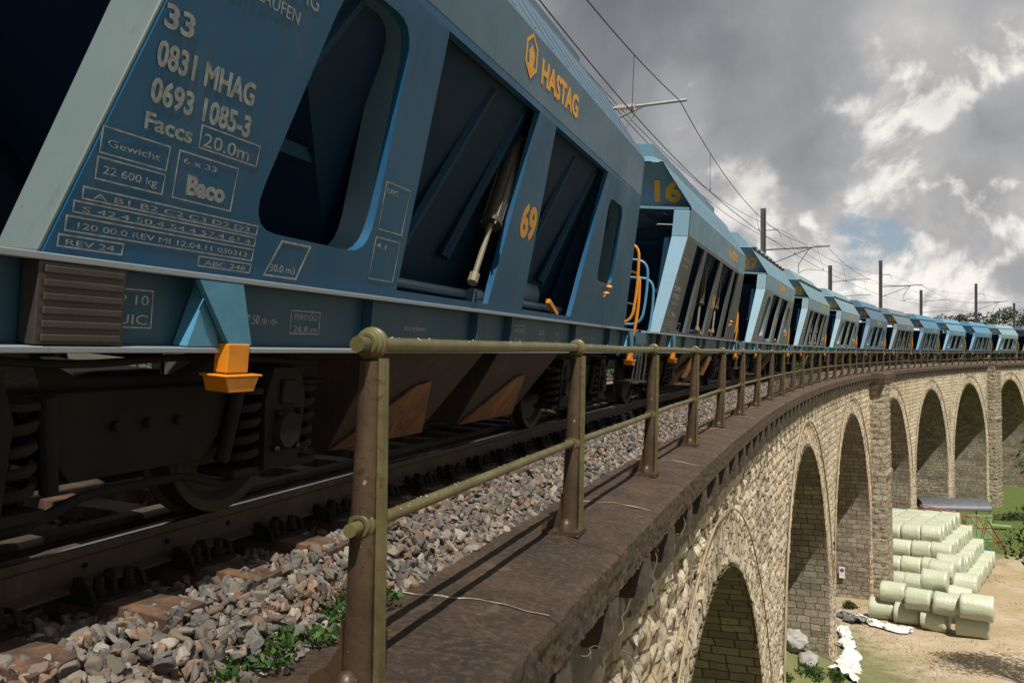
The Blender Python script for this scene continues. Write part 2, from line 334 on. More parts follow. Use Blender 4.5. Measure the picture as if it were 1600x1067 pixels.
def bale_mat():
    m = M('bale_wrap_film'); oi = m.new('ShaderNodeObjectInfo'); v = m.coord(scale=(1.2, 5, 5)); n = m.noise(2.4, 6, 0.6, v, 0.5)
    c = m.mix(0.18, (0.36, 0.39, 0.285), oi.outputs['Color'])
    c = m.mix(m.ramp(n, (0.42, 0.0), (0.75, 0.35)), c, (0.42, 0.43, 0.32))
    m.set('Base Color', c); m.set('Roughness', 0.33); m.set('Specular IOR Level', 0.5)
    w = m.new('ShaderNodeTexWave', bands_direction='X'); w.inputs['Scale'].default_value = 1.6; w.inputs['Distortion'].default_value = 9
    w.inputs['Detail'].default_value = 4; m.l.new(m.coord(scale=(1, 3, 3)), w.inputs['Vector'])
    bp = m.bump(w.outputs['Fac'], 0.22, 0.02); m.bump(n, 0.5, 0.04, bp); return m.m
BALE = bale_mat()
def ground_mat():
    m = M('yard_ground'); v = m.coord(); sx = m.new('ShaderNodeSeparateXYZ'); m.l.new(v, sx.inputs[0])
    n1 = m.noise(0.16, 8, 0.6, v, 0.4); n2 = m.noise(1.1, 9, 0.7, v, 0.6); n3 = m.noise(14, 6, 0.75, v)
    dirt = m.ramp(n2, (0.3, (0.27, 0.205, 0.135)), (0.52, (0.38, 0.305, 0.215)), (0.72, (0.45, 0.38, 0.28)))
    dry = m.ramp(n3, (0.35, (0.20, 0.135, 0.06)), (0.65, (0.34, 0.27, 0.14)))
    grass = m.ramp(n3, (0.3, (0.035, 0.055, 0.015)), (0.6, (0.10, 0.13, 0.035)), (0.8, (0.20, 0.17, 0.07)))
    # grass grows where the bank lies (far end) and in patches close to the piers; dirt yard elsewhere
    far = m.ramp(m.math('MULTIPLY', m.math('SUBTRACT', m.math('ADD', sx.outputs[1], m.math('MULTIPLY', n1, 16.0)), 79.0), 0.25, True), (0.0, 0.0), (1.0, 1.0))
    patch = m.ramp(m.math('ADD', m.math('MULTIPLY', n1, 0.6), m.math('MULTIPLY', n2, 0.45)), (0.50, 0.0), (0.58, 1.0))
    c = m.mix(m.math('MULTIPLY', patch, 0.75), dirt, dry)
    left = m.ramp(m.math('MULTIPLY', m.math('SUBTRACT', 23.5, m.math('ADD', sx.outputs[0], m.math('MULTIPLY', n2, 6.0))), 0.3, True), (0.0, 0.0), (1.0, 0.75))
    c = m.mix(left, c, grass)
    c = m.mix(far, c, grass)
    m.set('Base Color', c); m.set('Roughness', 0.95); m.set('Specular IOR Level', 0.1)
    bp = m.bump(n2, 0.6, 0.2); m.bump(n3, 0.6, 0.04, bp); return m.m
GROUND = ground_mat()

# ------------------------------------------------------------------ mesh helpers
def finish(name, me, mat, parent=None, smooth=None, bevel=0, color=None):
    ob = bpy.data.objects.new(name, me); COL.objects.link(ob)
    if mat is not None and not me.materials: me.materials.append(mat)
    if smooth:
        me.polygons.foreach_set('use_smooth', [True] * len(me.polygons))
        me.set_sharp_from_angle(angle=rad(smooth))
    if bevel:
        b = ob.modifiers.new('bevel', 'BEVEL'); b.width = bevel; b.segments = 2; b.limit_method = 'ANGLE'; b.angle_limit = rad(40)
        b.harden_normals = False
    if parent: ob.parent = parent
    if color: ob.color = color
    return ob
def tag(o, label=None, cat=None, group=None, kind=None):
    if label: o['label'] = label
    if cat: o['category'] = cat
    if group: o['group'] = group
    if kind: o['kind'] = kind
    return o
def empty(name, loc=(0, 0, 0), rot=(0, 0, 0)):
    o = bpy.data.objects.new(name, None); COL.objects.link(o); o.location = loc; o.rotation_euler = rot; o.empty_display_size = 0.3
    return o
class MB:
    def __init__(s): s.v = []; s.f = []
    def add(s, vs, fs):
        k = len(s.v); s.v += [tuple(p) for p in vs]; s.f += [tuple(i + k for i in f) for f in fs]; return s
    def hexa(s, p):      # 8 points: bottom loop 0-3, top loop 4-7
        return s.add(p, [(3, 2, 1, 0), (4, 5, 6, 7), (0, 1, 5, 4), (1, 2, 6, 5), (2, 3, 7, 6), (3, 0, 4, 7)])
    def box(s, x0, x1, y0, y1, z0, z1):
        return s.hexa([(x0, y0, z0), (x1, y0, z0), (x1, y1, z0), (x0, y1, z0), (x0, y0, z1), (x1, y0, z1), (x1, y1, z1), (x0, y1, z1)])
    def tube(s, path, r, n=8, cap=True):
        path = [Vector(p) for p in path]; rs = r if isinstance(r, (list, tuple)) else [r] * len(path)
        rings = []; up = None
        for i, p in enumerate(path):
            t = (path[min(i + 1, len(path) - 1)] - path[max(i - 1, 0)]).normalized()
            if up is None:
                up = Vector((0, 0, 1)) if abs(t.z) < 0.9 else Vector((1, 0, 0))
            a = t.cross(up).normalized(); up = a.cross(t).normalized()
            rings.append([p + (a * math.cos(q) + up * math.sin(q)) * rs[i] for q in (2 * math.pi * j / n for j in range(n))])
        vs = [q for rg in rings for q in rg]; fs = []
        for i in range(len(path) - 1):
            for j in range(n): fs.append((i * n + j, i * n + (j + 1) % n, (i + 1) * n + (j + 1) % n, (i + 1) * n + j))
        if cap: fs += [tuple(range(n))[::-1], tuple((len(path) - 1) * n + j for j in range(n))]
        return s.add(vs, fs)
    def lathe(s, prof, axis='z', n=24, c=(0, 0, 0)):   # prof: (radius, along)
        vs = []; fs = []; m = len(prof)
        for j in range(n):
            q = 2 * math.pi * j / n; a, b = math.cos(q), math.sin(q)
            for r, z in prof:
                p = {'z': (r * a, r * b, z), 'y': (r * b, z, r * a), 'x': (z, r * a, r * b)}[axis]
                vs.append((p[0] + c[0], p[1] + c[1], p[2] + c[2]))
        for j in range(n):
            k = (j + 1) % n
            for i in range(m - 1): fs.append((j * m + i, k * m + i, k * m + i + 1, j * m + i + 1))
        return s.add(vs, fs)
    def prism(s, poly, f0, f1):     # poly 2-D; f0/f1 map a 2-D point to 3-D on the two faces
        n = len(poly); vs = [f0(*p) for p in poly] + [f1(*p) for p in poly]
        fs = [tuple(range(n))[::-1], tuple(range(n, 2 * n))] + [(i, (i + 1) % n, (i + 1) % n + n, i + n) for i in range(n)]
        return s.add(vs, fs)
    def mesh(s, name='m', recalc=True):
        me = bpy.data.meshes.new(name); me.from_pydata(s.v, [], s.f); me.update()
        if recalc:
            bm = bmesh.new(); bm.from_mesh(me); bmesh.ops.recalc_face_normals(bm, faces=bm.faces); bm.to_mesh(me); bm.free()
        return me
    def build(s, name, mat, parent=None, smooth=None, bevel=0, color=None):
        return finish(name, s.mesh(name), mat, parent, smooth, bevel, color)
def arc_pts(pts, r, n=4):
    """round the corners of an open 3-D path"""
    pts = [Vector(p) for p in pts]; out = [pts[0]]
    for i in range(1, len(pts) - 1):
        a = (pts[i - 1] - pts[i]); b = (pts[i + 1] - pts[i]); k = min(r, a.length * .49, b.length * .49)
        p0 = pts[i] + a.normalized() * k; p1 = pts[i] + b.normalized() * k
        for j in range(n + 1):
            t = j / n; out.append(p0 * (1 - t) ** 2 + pts[i] * 2 * t * (1 - t) + p1 * t * t)
    out.append(pts[-1]); return out
def round_poly(pts, r, n=4):
    q = [Vector((p[0], p[1], 0)) for p in pts]; out = []
    m = len(q)
    for i in range(m):
        a = q[i - 1] - q[i]; b = q[(i + 1) % m] - q[i]; k = min(r, a.length * .49, b.length * .49)
        p0 = q[i] + a.normalized() * k; p1 = q[i] + b.normalized() * k
        for j in range(n + 1):
            t = j / n; v = p0 * (1 - t) ** 2 + q[i] * 2 * t * (1 - t) + p1 * t * t; out.append((v.x, v.y))
    return out
TMP = []
def curve_mesh(cu, name):
    ob = bpy.data.objects.new('tmp', cu); COL.objects.link(ob)
    bpy.context.view_layer.update(); dg = bpy.context.evaluated_depsgraph_get()
    me = bpy.data.meshes.new_from_object(ob.evaluated_get(dg)); me.name = name
    bpy.data.objects.remove(ob); bpy.data.curves.remove(cu); return me
def plate(loops, thick, mapf, name='plate'):
    """flat plate with holes: loops in 2-D, mapf(a, b, d) -> 3-D"""
    cu = bpy.data.curves.new('c', 'CURVE'); cu.dimensions = '2D'; cu.fill_mode = 'BOTH'; cu.extrude = thick / 2
    for lp in loops:
        sp = cu.splines.new('POLY'); sp.points.add(len(lp) - 1); sp.use_cyclic_u = True
        for q, p in zip(sp.points, lp): q.co = (p[0], p[1], 0, 1)
    me = curve_mesh(cu, name)
    for v in me.vertices: v.co = mapf(v.co.x, v.co.y, v.co.z)
    me.update(); return me
def text_mesh(body, size, mapf, bold=0.0, width=None, name='lettering', align='LEFT', depth=0.0006):
    cu = bpy.data.curves.new('t', 'FONT'); cu.body = body; cu.size = size; cu.extrude = depth / 2; cu.offset = bold; cu.align_x = align
    cu.resolution_u = 3
    me = curve_mesh(cu, name)
    xs = [v.co.x for v in me.vertices]; w = (max(xs) - min(xs)) if xs else 1
    k = (width / w) if width else 1.0
    for v in me.vertices: v.co = mapf(v.co.x * k, v.co.y, v.co.z)
    me.update(); return me
def join_meshes(ms, name):
    b = MB()
    for me in ms:
        b.add([tuple(v.co) for v in me.vertices], [tuple(p.vertices) for p in me.polygons])
    return b.mesh(name, recalc=False)
def mesh_np(name, V, F, mat, attr=None, smooth=False, uv=None, parent=None):
    me = bpy.data.meshes.new(name); V = np.asarray(V, np.float32); F = np.asarray(F, np.int32); n = F.shape[1]
    me.vertices.add(len(V)); me.vertices.foreach_set('co', V.ravel())
    me.loops.add(F.size); me.loops.foreach_set('vertex_index', F.ravel())
    me.polygons.add(len(F)); me.polygons.foreach_set('loop_start', np.arange(0, F.size, n, dtype=np.int32))
    me.polygons.foreach_set('loop_total', np.full(len(F), n, np.int32))
    if smooth: me.polygons.foreach_set('use_smooth', np.ones(len(F), bool))
    me.update(calc_edges=True)
    if attr is not None:
        a = me.color_attributes.new('stone', 'FLOAT_COLOR', 'POINT')
        A = np.ones((len(V), 4), np.float32); A[:, :attr.shape[1]] = attr; a.data.foreach_set('color', A.ravel())
    if uv is not None:
        u = me.uv_layers.new(name='UVMap'); u.data.foreach_set('uv', np.asarray(uv, np.float32)[F.ravel()].ravel())
    return finish(name, me, mat, parent)

# ------------------------------------------------------------------ numeric noise (for stone relief)
def h2(ix, iy, seed):
    n = (ix.astype(np.int64) * 374761393 + iy.astype(np.int64) * 668265263 + seed * 1442695041) & 0x7fffffff
    n = ((n ^ (n >> 13)) * 1274126177) & 0x7fffffff
    return ((n ^ (n >> 16)) & 0xffff) / 65535.0
def vnoise(x, y, seed=0):
    ix = np.floor(x); iy = np.floor(y); fx = x - ix; fy = y - iy; fx = fx * fx * (3 - 2 * fx); fy = fy * fy * (3 - 2 * fy)
    a = h2(ix, iy, seed); b_ = h2(ix + 1, iy, seed); c_ = h2(ix, iy + 1, seed); d_ = h2(ix + 1, iy + 1, seed)
    return (a * (1 - fx) + b_ * fx) * (1 - fy) + (c_ * (1 - fx) + d_ * fx) * fy
def fbm(x, y, o=4, seed=0):
    r = 0; a = .5
    for i in range(o): r = r + a * vnoise(x * 2 ** i, y * 2 ** i, seed + i); a *= .5
    return r
def blocks(u, w, rowh=0.31, bl=0.52, amp=0.058, seed=0, joint=0.042):
    """rock-faced coursed masonry: displacement, tone and crevice for position u (along), w (up)"""
    w = w + 0.05 * (vnoise(u * 0.6, w * 0.6, seed + 50) - .5)
    r = np.floor(w / rowh); fw = w / rowh - r
    ln = bl * (0.7 + 0.7 * h2(r, r * 0 + 3, seed + 1)); sh = h2(r, r * 0 + 7, seed + 2) * 5
    uu = u / ln + sh; c = np.floor(uu)
    jit = 0.3 * (h2(c, r, seed + 3) - .5); fu = uu - c
    fu = np.clip(fu + jit * fu * (1 - fu) * 2, 0, 1)
    du = np.minimum(fu, 1 - fu) * ln; dw = np.minimum(fw, 1 - fw) * rowh
    d = np.minimum(du, dw); edge = np.clip(d / (joint * 1.8), 0, 1)
    r2 = np.floor(w / rowh); fr = w / rowh - r2; rowdip = np.clip(np.minimum(fr, 1 - fr) * rowh / .07, 0, 1)
    rough = fbm(u * 6 + 2.5 * vnoise(u * 3, w * 3, seed + 30), w * 9, 5, seed + 9) - .5
    cu = np.floor(u / .31 + 1.3 * r2 + 1.5 * vnoise(u * 3, w * 3, seed + 31)); cell = h2(cu, r2 * 2 + np.floor(fr * 2), seed + 33) - .5   # split facets
    rg_ = np.abs(fbm(u * 2.3 + w * 2.0, w * 4.2, 4, seed + 41) - .47) * 4
    disp = amp * (0.28 * rowdip ** 0.6 + rough * 2.1 + cell * .30 * rowdip + .45 * np.clip(rg_, 0, 1) - 0.45)
    crev = np.clip((-rough - 0.17) * 7, 0, 0.7)
    tone = np.clip(h2(c, r, seed + 11) * 0.6 + 0.5 * fbm(u * .8, w * 1.5, 4, seed + 12), 0, 1)
    return disp, tone, crev

# ------------------------------------------------------------------ ground
def gz(x, y):
    """height of the valley floor at a plan position (above the camera height)"""
    base = -15.8 - 0.055 * (np.clip(y, 20, 105) - 55)
    mp = P(3.4, 42.2, 0)     # rubble bank at the foot of the second pier
    return base + 2.1 * np.exp(-((x - mp.x) ** 2 + (y - mp.y) ** 2) / 9.0)
gx = np.concatenate([np.arange(-60, 90, 1.5), np.array([120, 200, 400, 900, 2500])]); gx = np.concatenate([[-2500, -900, -300, -120], gx])
gy = np.concatenate([[-900, -200, -60], np.arange(-20, 130, 1.5), [160, 240, 400, 900, 3500]])
X, Y = np.meshgrid(gx, gy); Z = gz(X, Y) + 0.22 * (fbm(X * .25, Y * .25, 4, 5) - .5) + 0.05 * (fbm(X * 1.3, Y * 1.3, 3, 6) - .5)
# the embankment under the near end of the line, where the photographer stands beside the railing
nx, ny = len(gx), len(gy); idx = np.arange(nx * ny).reshape(ny, nx)
F = np.stack([idx[:-1, :-1], idx[:-1, 1:], idx[1:, 1:], idx[1:, :-1]], -1).reshape(-1, 4)
g = mesh_np('ground', np.stack([X, Y, Z], -1).reshape(-1, 3), F, GROUND, smooth=True); tag(g, kind='structure')

# ------------------------------------------------------------------ viaduct
via = empty('stone_viaduct', P(5, 60, -16))
tag(via, 'long curved limestone railway viaduct with tall round arches, dark coping and corbels', 'viaduct')
def under(o):      # parent without moving
    o.parent = via; o.matrix_parent_inverse = Matrix.Translation(-Vector(via.location)); return o
CROWNS = [-6.5, 14.2, 35.0, 54.4, 75.0, 94.7, 114.8, 135.6, 155.8, 176]; AR = 8.4; SPR = -11.9; TOPH = -1.60; LOW = -19.6
def foff(h): return 1.42 - 0.018 * np.maximum(0, -1.5 - h)
def inside(s, h, extra):
    r = np.zeros(np.shape(s), bool)
    for c in CROWNS:
        ds = np.abs(s - c); r |= np.where(h > SPR, (ds ** 2 + (h - SPR) ** 2) < (AR + extra) ** 2, ds < AR + extra)
    return r
def wall_patch(s0, s1, ds, dh, h0=LOW, h1=TOPH, seed=0):
    S = np.arange(s0, s1 + ds * .5, ds); H = np.arange(h0, h1 + dh * .5, dh); H[-1] = h1
    SS, HH = np.meshgrid(S, H); d, t, c = blocks(SS, HH, seed=21); d = d * np.interp(SS, [12, 30], [1.5, 1.0])
    off = foff(HH) - d; V = PN(off, SS, HH).reshape(-1, 3)
    ix = np.arange(len(S) * len(H)).reshape(len(H), len(S))
    F = np.stack([ix[:-1, :-1], ix[:-1, 1:], ix[1:, 1:], ix[1:, :-1]], -1).reshape(-1, 4)
    sm = (SS[:-1, :-1] + ds / 2).ravel(); hm = (HH[:-1, :-1] + dh / 2).ravel()
    keep = ~inside(sm, hm, 0.45)
    a = np.stack([t.ravel(), c.ravel(), 0 * t.ravel()], -1)
    F = F[keep]; used = np.unique(F); mp = np.zeros(len(V), int); mp[used] = np.arange(len(used))
    return V[used], mp[F], a[used], np.stack([SS.ravel(), HH.ravel()], -1)[used]
Vs, Fs, As, Us = [], [], [], []; k = 0
for a_ in ((0.5, 30, .055, .055, -14, TOPH), (30, 66, .085, .085, -17.5, TOPH), (66, 182, .14, .14, LOW, TOPH), (-24, 0.5, .3, .3, -17, TOPH)):
    v, f, a, u_ = wall_patch(*a_); Vs.append(v); Fs.append(f + k); As.append(a); Us.append(u_); k += len(v)
under(mesh_np('outer_wall', np.concatenate(Vs), np.concatenate(Fs), WALL, np.concatenate(As), smooth=True, uv=np.concatenate(Us)))
# the far wall, plain
Vs, Fs, k = [], [], 0
S = np.arange(-24, 182, .5); H = np.arange(LOW, TOPH + .01, .5)
SS, HH = np.meshgrid(S, H); ix = np.arange(SS.size).reshape(SS.shape)
F = np.stack([ix[:-1, :-1], ix[:-1, 1:], ix[1:, 1:], ix[1:, :-1]], -1).reshape(-1, 4)
keep = ~inside((SS[:-1, :-1] + .25).ravel(), (HH[:-1, :-1] + .25).ravel(), -0.25)
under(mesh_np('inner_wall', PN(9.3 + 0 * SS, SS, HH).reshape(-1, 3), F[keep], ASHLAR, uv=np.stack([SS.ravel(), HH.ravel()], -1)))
MOULD = plain('moulding_stone', (0.25, 0.19, 0.115), .9, sc=2)
# arch rings and soffits
def arch_path(c, n, low=LOW):
    """points (s, h, nx, nh, arclength) down one jamb, over the arch, down the other"""
    out = []; hs = np.arange(low, SPR, n)
    for h in hs: out.append((c - AR, h, -1, 0))
    m = int(math.pi * AR / n)
    for i in range(m + 1):
        q = math.pi - math.pi * i / m; out.append((c + AR * math.cos(q), SPR + AR * math.sin(q), math.cos(q), math.sin(q)))
    for h in hs[::-1]: out.append((c + AR, h, 1, 0))
    a = np.array(out); L_ = np.concatenate([[0], np.cumsum(np.hypot(np.diff(a[:, 0]), np.diff(a[:, 1])))]); return a, L_
RW = 0.95
for c in CROWNS:
    st = .055 if c < 30 else (.085 if c < 60 else .13)
    if c < 0: st = .4
    a, AL = arch_path(c, st, -17.5 if c < 60 else LOW)
    nr = max(3, int(RW / st)); R_ = np.linspace(0, RW, nr)
    A_, Rm = np.meshgrid(AL, R_, indexing='ij')
    d, t, cr_ = blocks(Rm * 1.0, A_, rowh=0.31, bl=0.85, amp=0.055, seed=40)
    ss = a[:, 0][:, None] + a[:, 2][:, None] * Rm; hh = a[:, 1][:, None] + a[:, 3][:, None] * Rm
    off = foff(hh) - d - 0.012
    off[:, 0] = foff(hh[:, 0]) + 0.10; 
    V = PN(off, ss, hh).reshape(-1, 3); ix = np.arange(ss.size).reshape(ss.shape)
    F = np.stack([ix[:-1, :-1], ix[:-1, 1:], ix[1:, 1:], ix[1:, :-1]], -1).reshape(-1, 4)
    under(mesh_np('arch_ring', V, F, RING, np.stack([t.ravel(), cr_.ravel(), 0 * t.ravel()], -1), smooth=True, uv=np.stack([Rm.ravel() + .13, A_.ravel()], -1)))
    # soffit and jamb faces, rough where the pier is rough (below the springing)
    O = np.concatenate([np.arange(1.25, 9.2, .10 if 0 < c < 100 else .25), [9.32]])
    a2, AL2 = arch_path(c, .10 if 0 < c < 100 else .25, -17.5 if c < 60 else LOW)
    OO, AA = np.meshgrid(O, AL2); s_ = np.repeat(a2[:, 0:1], len(O), 1); h_ = np.repeat(a2[:, 1:2], len(O), 1)
    d, t, cr_ = blocks(OO, h_, rowh=.36, bl=.8, amp=.07, seed=60); lowm = np.clip((-12.6 - h_) * 2, 0, 1)
    ds_ = (d - .04) * lowm; O2 = np.where(OO < 1.3, foff(h_) + 0.02, OO)
    nxx = a2[:, 2:3]
    s_ = s_ - nxx * ds_
    V = PN(O2, s_, h_).reshape(-1, 3); ix = np.arange(OO.size).reshape(OO.shape)
    F = np.stack([ix[:-1, :-1], ix[:-1, 1:], ix[1:, 1:], ix[1:, :-1]], -1).reshape(-1, 4)
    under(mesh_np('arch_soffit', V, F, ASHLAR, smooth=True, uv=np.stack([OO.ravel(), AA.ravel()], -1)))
    # thin moulding over the ring
    if c > 0:
        mb = MB(); pth = []
        for i in range(41):
            q = rad(172 - 164 * i / 40); h = SPR + (AR + RW + .03) * math.sin(q)
            pth.append(P(float(foff(h)) - .07, c + (AR + RW + .03) * math.cos(q), h))
        mb.tube(pth, .032 if c > 30 else .016, 5); under(mb.build('hood_moulding', MOULD, None, 60))
# pilasters between arch groups
def pilaster(sa, sb, o0=0.50):
    st = .1; faces = []
    pr = [(1.6, sa), (o0, sa), (o0, sb), (1.6, sb)]
    pts = []
    for (oa, s_a), (ob, s_b) in zip(pr[:-1], pr[1:]):
        n = max(2, int(max(abs(ob - oa), abs(s_b - s_a)) / st))
        for i in range(n): pts.append((oa + (ob - oa) * i / n, s_a + (s_b - s_a) * i / n, (0 if oa == ob else (-1 if s_a == sa else 1)), (-1 if oa == ob else 0)))
    pts.append((1.6, sb, 1, 0)); pts = np.array(pts); L_ = np.concatenate([[0], np.cumsum(np.hypot(np.diff(pts[:, 0]), np.diff(pts[:, 1])))])
    H = np.arange(LOW, TOPH + .01, st); LL, HH = np.meshgrid(L_, H)
    d, t, c = blocks(LL, HH, rowh=.40, bl=.7, amp=.09, seed=70)
    bat = -0.018 * (-1.5 - HH)
    ledge = ((HH > -8.1) & (HH < -7.7)) * .10
    off = pts[:, 0][None] + bat + (d + ledge) * pts[:, 3][None]; s_ = pts[:, 1][None] + d * pts[:, 2][None]
    ix = np.arange(LL.size).reshape(LL.shape); F = np.stack([ix[:-1, :-1], ix[:-1, 1:], ix[1:, 1:], ix[1:, :-1]], -1).reshape(-1, 4)
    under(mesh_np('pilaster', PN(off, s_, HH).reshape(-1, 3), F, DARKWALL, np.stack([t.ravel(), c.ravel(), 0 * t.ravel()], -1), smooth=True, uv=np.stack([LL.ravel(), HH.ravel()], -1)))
PIL = ((63.3, 66.3), (123.9, 126.9))
for a_ in PIL: pilaster(*a_)
# coping stones: top slab with a fold and a rough front
CT, CB = -1.30, -1.64
def coping(s0, s1, oi=2.22, oo=1.17, sd=0):
    n = max(2, int((s1 - s0) / (.022 if s0 < 12 else (.06 if s0 < 24 else .16)))); prof = []
    near = s0 < 24
    def seg(a, b, m): return [(a[0] + (b[0] - a[0]) * i / m, a[1] + (b[1] - a[1]) * i / m) for i in range(m)]
    k = 5 if near else 1
    prof = seg((oi, CB), (oi, CT - .02), 1) + seg((oi, CT - .02), (oi - .03, CT), 1) + seg((oi - .03, CT), (oo + .40, CT), 4 * k) + \
           seg((oo + .42, CT), (oo + .05, CT - .055), 3 * k) + seg((oo + .05, CT - .055), (oo, CT - .085), 1) + seg((oo, CT - .085), (oo + .01, CB), 3 * k) + [(oo + .01, CB), (1.5, CB)]
    pf = np.array(prof); S = np.linspace(s0 + .006, s1 - .006, n + 1)
    SS, OO = np.meshgrid(S, pf[:, 0], indexing='ij'); _, HH = np.meshgrid(S, pf[:, 1], indexing='ij')
    front = np.clip((CT - .03 - HH) / .05, 0, 1) * (OO < 1.4)
    nz = fbm(SS * 16, HH * 22 + OO * 9, 5, 80 + sd) - .5
    OO = OO - front * nz * .042; HH = HH + (1 - front) * (HH > CT - .05) * ((fbm(SS * 6, OO * 6, 5, 90) - .5) * .016 + (fbm(SS * 22, OO * 22, 3, 93) - .5) * .006)
    OO = OO + 0.008 * (random.random() - .5)
    cap = lambda a, m_: np.full((1, a.shape[1]), m_)
    SS = np.concatenate([SS[:1], SS, SS[-1:]]); OO = np.concatenate([cap(OO, 1.75 if oo > 1 else 1.2), OO, cap(OO, 1.75 if oo > 1 else 1.2)]); HH = np.concatenate([cap(HH, -1.47), HH, cap(HH, -1.47)])
    ix = np.arange(SS.size).reshape(SS.shape); V = PN(OO, SS, HH).reshape(-1, 3)
    F = np.stack([ix[:-1, :-1], ix[:-1, 1:], ix[1:, 1:], ix[1:, :-1]], -1).reshape(-1, 4)
    o = mesh_np('coping_stone', V, F, COPING, smooth=True); o.data.set_sharp_from_angle(angle=rad(35)); return under(o)
s = -0.4; JOINTS = []; q = 0
while s < 160:
    ln = 1.62 if s < 20 else 1.75
    if any(abs(s + ln / 2 - (a + b) / 2) < 2.3 for a, b in PIL): oo = 0.30
    else: oo = 1.17
    if q < 98: coping(s, s + ln, oo=oo, sd=q)
    JOINTS.append(s + ln); s += ln; q += 1
# pale mortar bead in the joints close to the camera
mb = MB()
for qj, j in enumerate(JOINTS[:14]):
    if qj in (1, 3, 5, 7, 8, 10, 12): continue
    pth = [P(2.15 - 0.055 * i + 0, j + .012 * math.sin(i * 1.7 + j), CT + .002 - (.0 if i < 11 else .0085 * (i - 11))) for i in range(18)]
    mb.tube(pth, [random.uniform(.001, .007) for _ in pth], 5)
mj = under(mb.build('mortar_joint', plain('pale_mortar', (0.24, 0.21, 0.16), .9))); mj['kind'] = 'stuff'
# corbels
cmesh = []
for i in range(5):
    bm = bmesh.new(); bmesh.ops.create_cube(bm, size=1)
    for v in bm.verts: v.co = Vector((v.co.x * .30, v.co.y * .30, v.co.z * .30))
    bmesh.ops.subdivide_edges(bm, edges=bm.edges, cuts=5, use_grid_fill=True)
    for v in bm.verts: v.co += Vector([mnoise.noise(v.co * 5 + Vector((i * 7, k * 13, 0))) * .014 + mnoise.noise(v.co * 16 + Vector((i * 5, k * 3, 1))) * .008 for k in range(3)])
    me = bpy.data.meshes.new('corbel'); bm.to_mesh(me); bm.free(); me.materials.append(CORBEL); cmesh.append(me)
s = 0.75; q = 0
while s < 130:
    if not any(a - .4 < s < b + .4 for a, b in PIL):
        o = bpy.data.objects.new('corbel', cmesh[q % 5]); COL.objects.link(o); p = P(1.33, s, CB - .155); o.location = p
        o.rotation_euler = (0, 0, head(s)); o.parent = via; o.matrix_parent_inverse = Matrix.Translation(-Vector(via.location)); q += 1
    s += 1.30
# upper string wall between corbels (dark band with a ragged lower edge) and the deck body
S = np.concatenate([np.arange(-6, 30, .08), np.arange(30, 182, .35)]); b_ = []
SS, HH = np.meshgrid(S, np.concatenate([[-2.30], np.arange(-2.24, CB, .07), [CB]]))
OO = 1.385 + 0 * SS; OO[0] += .12; HH[:3] += .10 * (vnoise(SS[:3] * 3.1, SS[:3] * 0, 5) - .5)
ix = np.arange(SS.size).reshape(SS.shape); F = np.stack([ix[:-1, :-1], ix[:-1, 1:], ix[1:, 1:], ix[1:, :-1]], -1).reshape(-1, 4)
def band_mat():
    m = M('dark_frieze'); v = m.coord(scale=(1, 1, .35)); n = m.noise(3.5, 8, .7, v, .5)
    m.set('Base Color', m.ramp(n, (.3, (.05, .045, .036)), (.55, (.13, .12, .10)), (.75, (.25, .23, .195)))); m.set('Roughness', .9)
    m.bump(m.noise(14, 7, .75, m.coord()), .8, .03); return m.m
OO = OO - 0.035 * (fbm(SS * 5, HH * 5, 4, 4) - .3)
under(mesh_np('frieze_band', PN(OO, SS, HH).reshape(-1, 3), F, band_mat(), smooth=True))
dk = MB()
for i in range(104):
    a, b_ = -26 + 2 * i, -24 + 2 * i
    dk.add([P(1.55, a, -3.2), P(1.55, b_, -3.2), P(9.25, b_, -3.2), P(9.25, a, -3.2)], [(0, 1, 2, 3)])
    dk.add([P(9.4, a, -1.65), P(9.4, b_, -1.6), P(9.4, b_, -1.05), P(9.4, a, -1.05), P(8.7, a, -1.6), P(8.7, b_, -1.6), P(8.7, b_, -1.05), P(8.7, a, -1.05)], [(0, 1, 2, 3), (4, 7, 6, 5), (3, 2, 6, 7)])
under(dk.build('far_parapet', COPING))
# dead vines hanging over the frieze
vb = MB()
for i in range(24):
    s0_ = random.uniform(3.2, 10.5); h = random.uniform(-1.75, -2.3); o_ = 1.26; p = [P(o_ - .02, s0_, h)]
    dv = Vector((random.uniform(-1, 1), 0, random.uniform(-.9, .5)))
    ss, hh = s0_, h
    for k in range(random.randint(6, 16)):
        dv.x += random.uniform(-.5, .5); dv.z += random.uniform(-.5, .38); dv.normalize()
        ss += dv.x * .07; hh += dv.z * .07; hh = min(hh, -1.6); p.append(P(1.22 - .04 * abs(math.sin(k + i)), ss, hh))
    r0 = random.uniform(.002, .0045)
    vb.tube(p, [r0 * (1 - .6 * k / len(p)) for k in range(len(p))], 4, cap=False)
tag(vb.build('dry_vine', VINE), 'bare dry vine tendrils clinging under the dark coping of the near viaduct wall', 'vine')

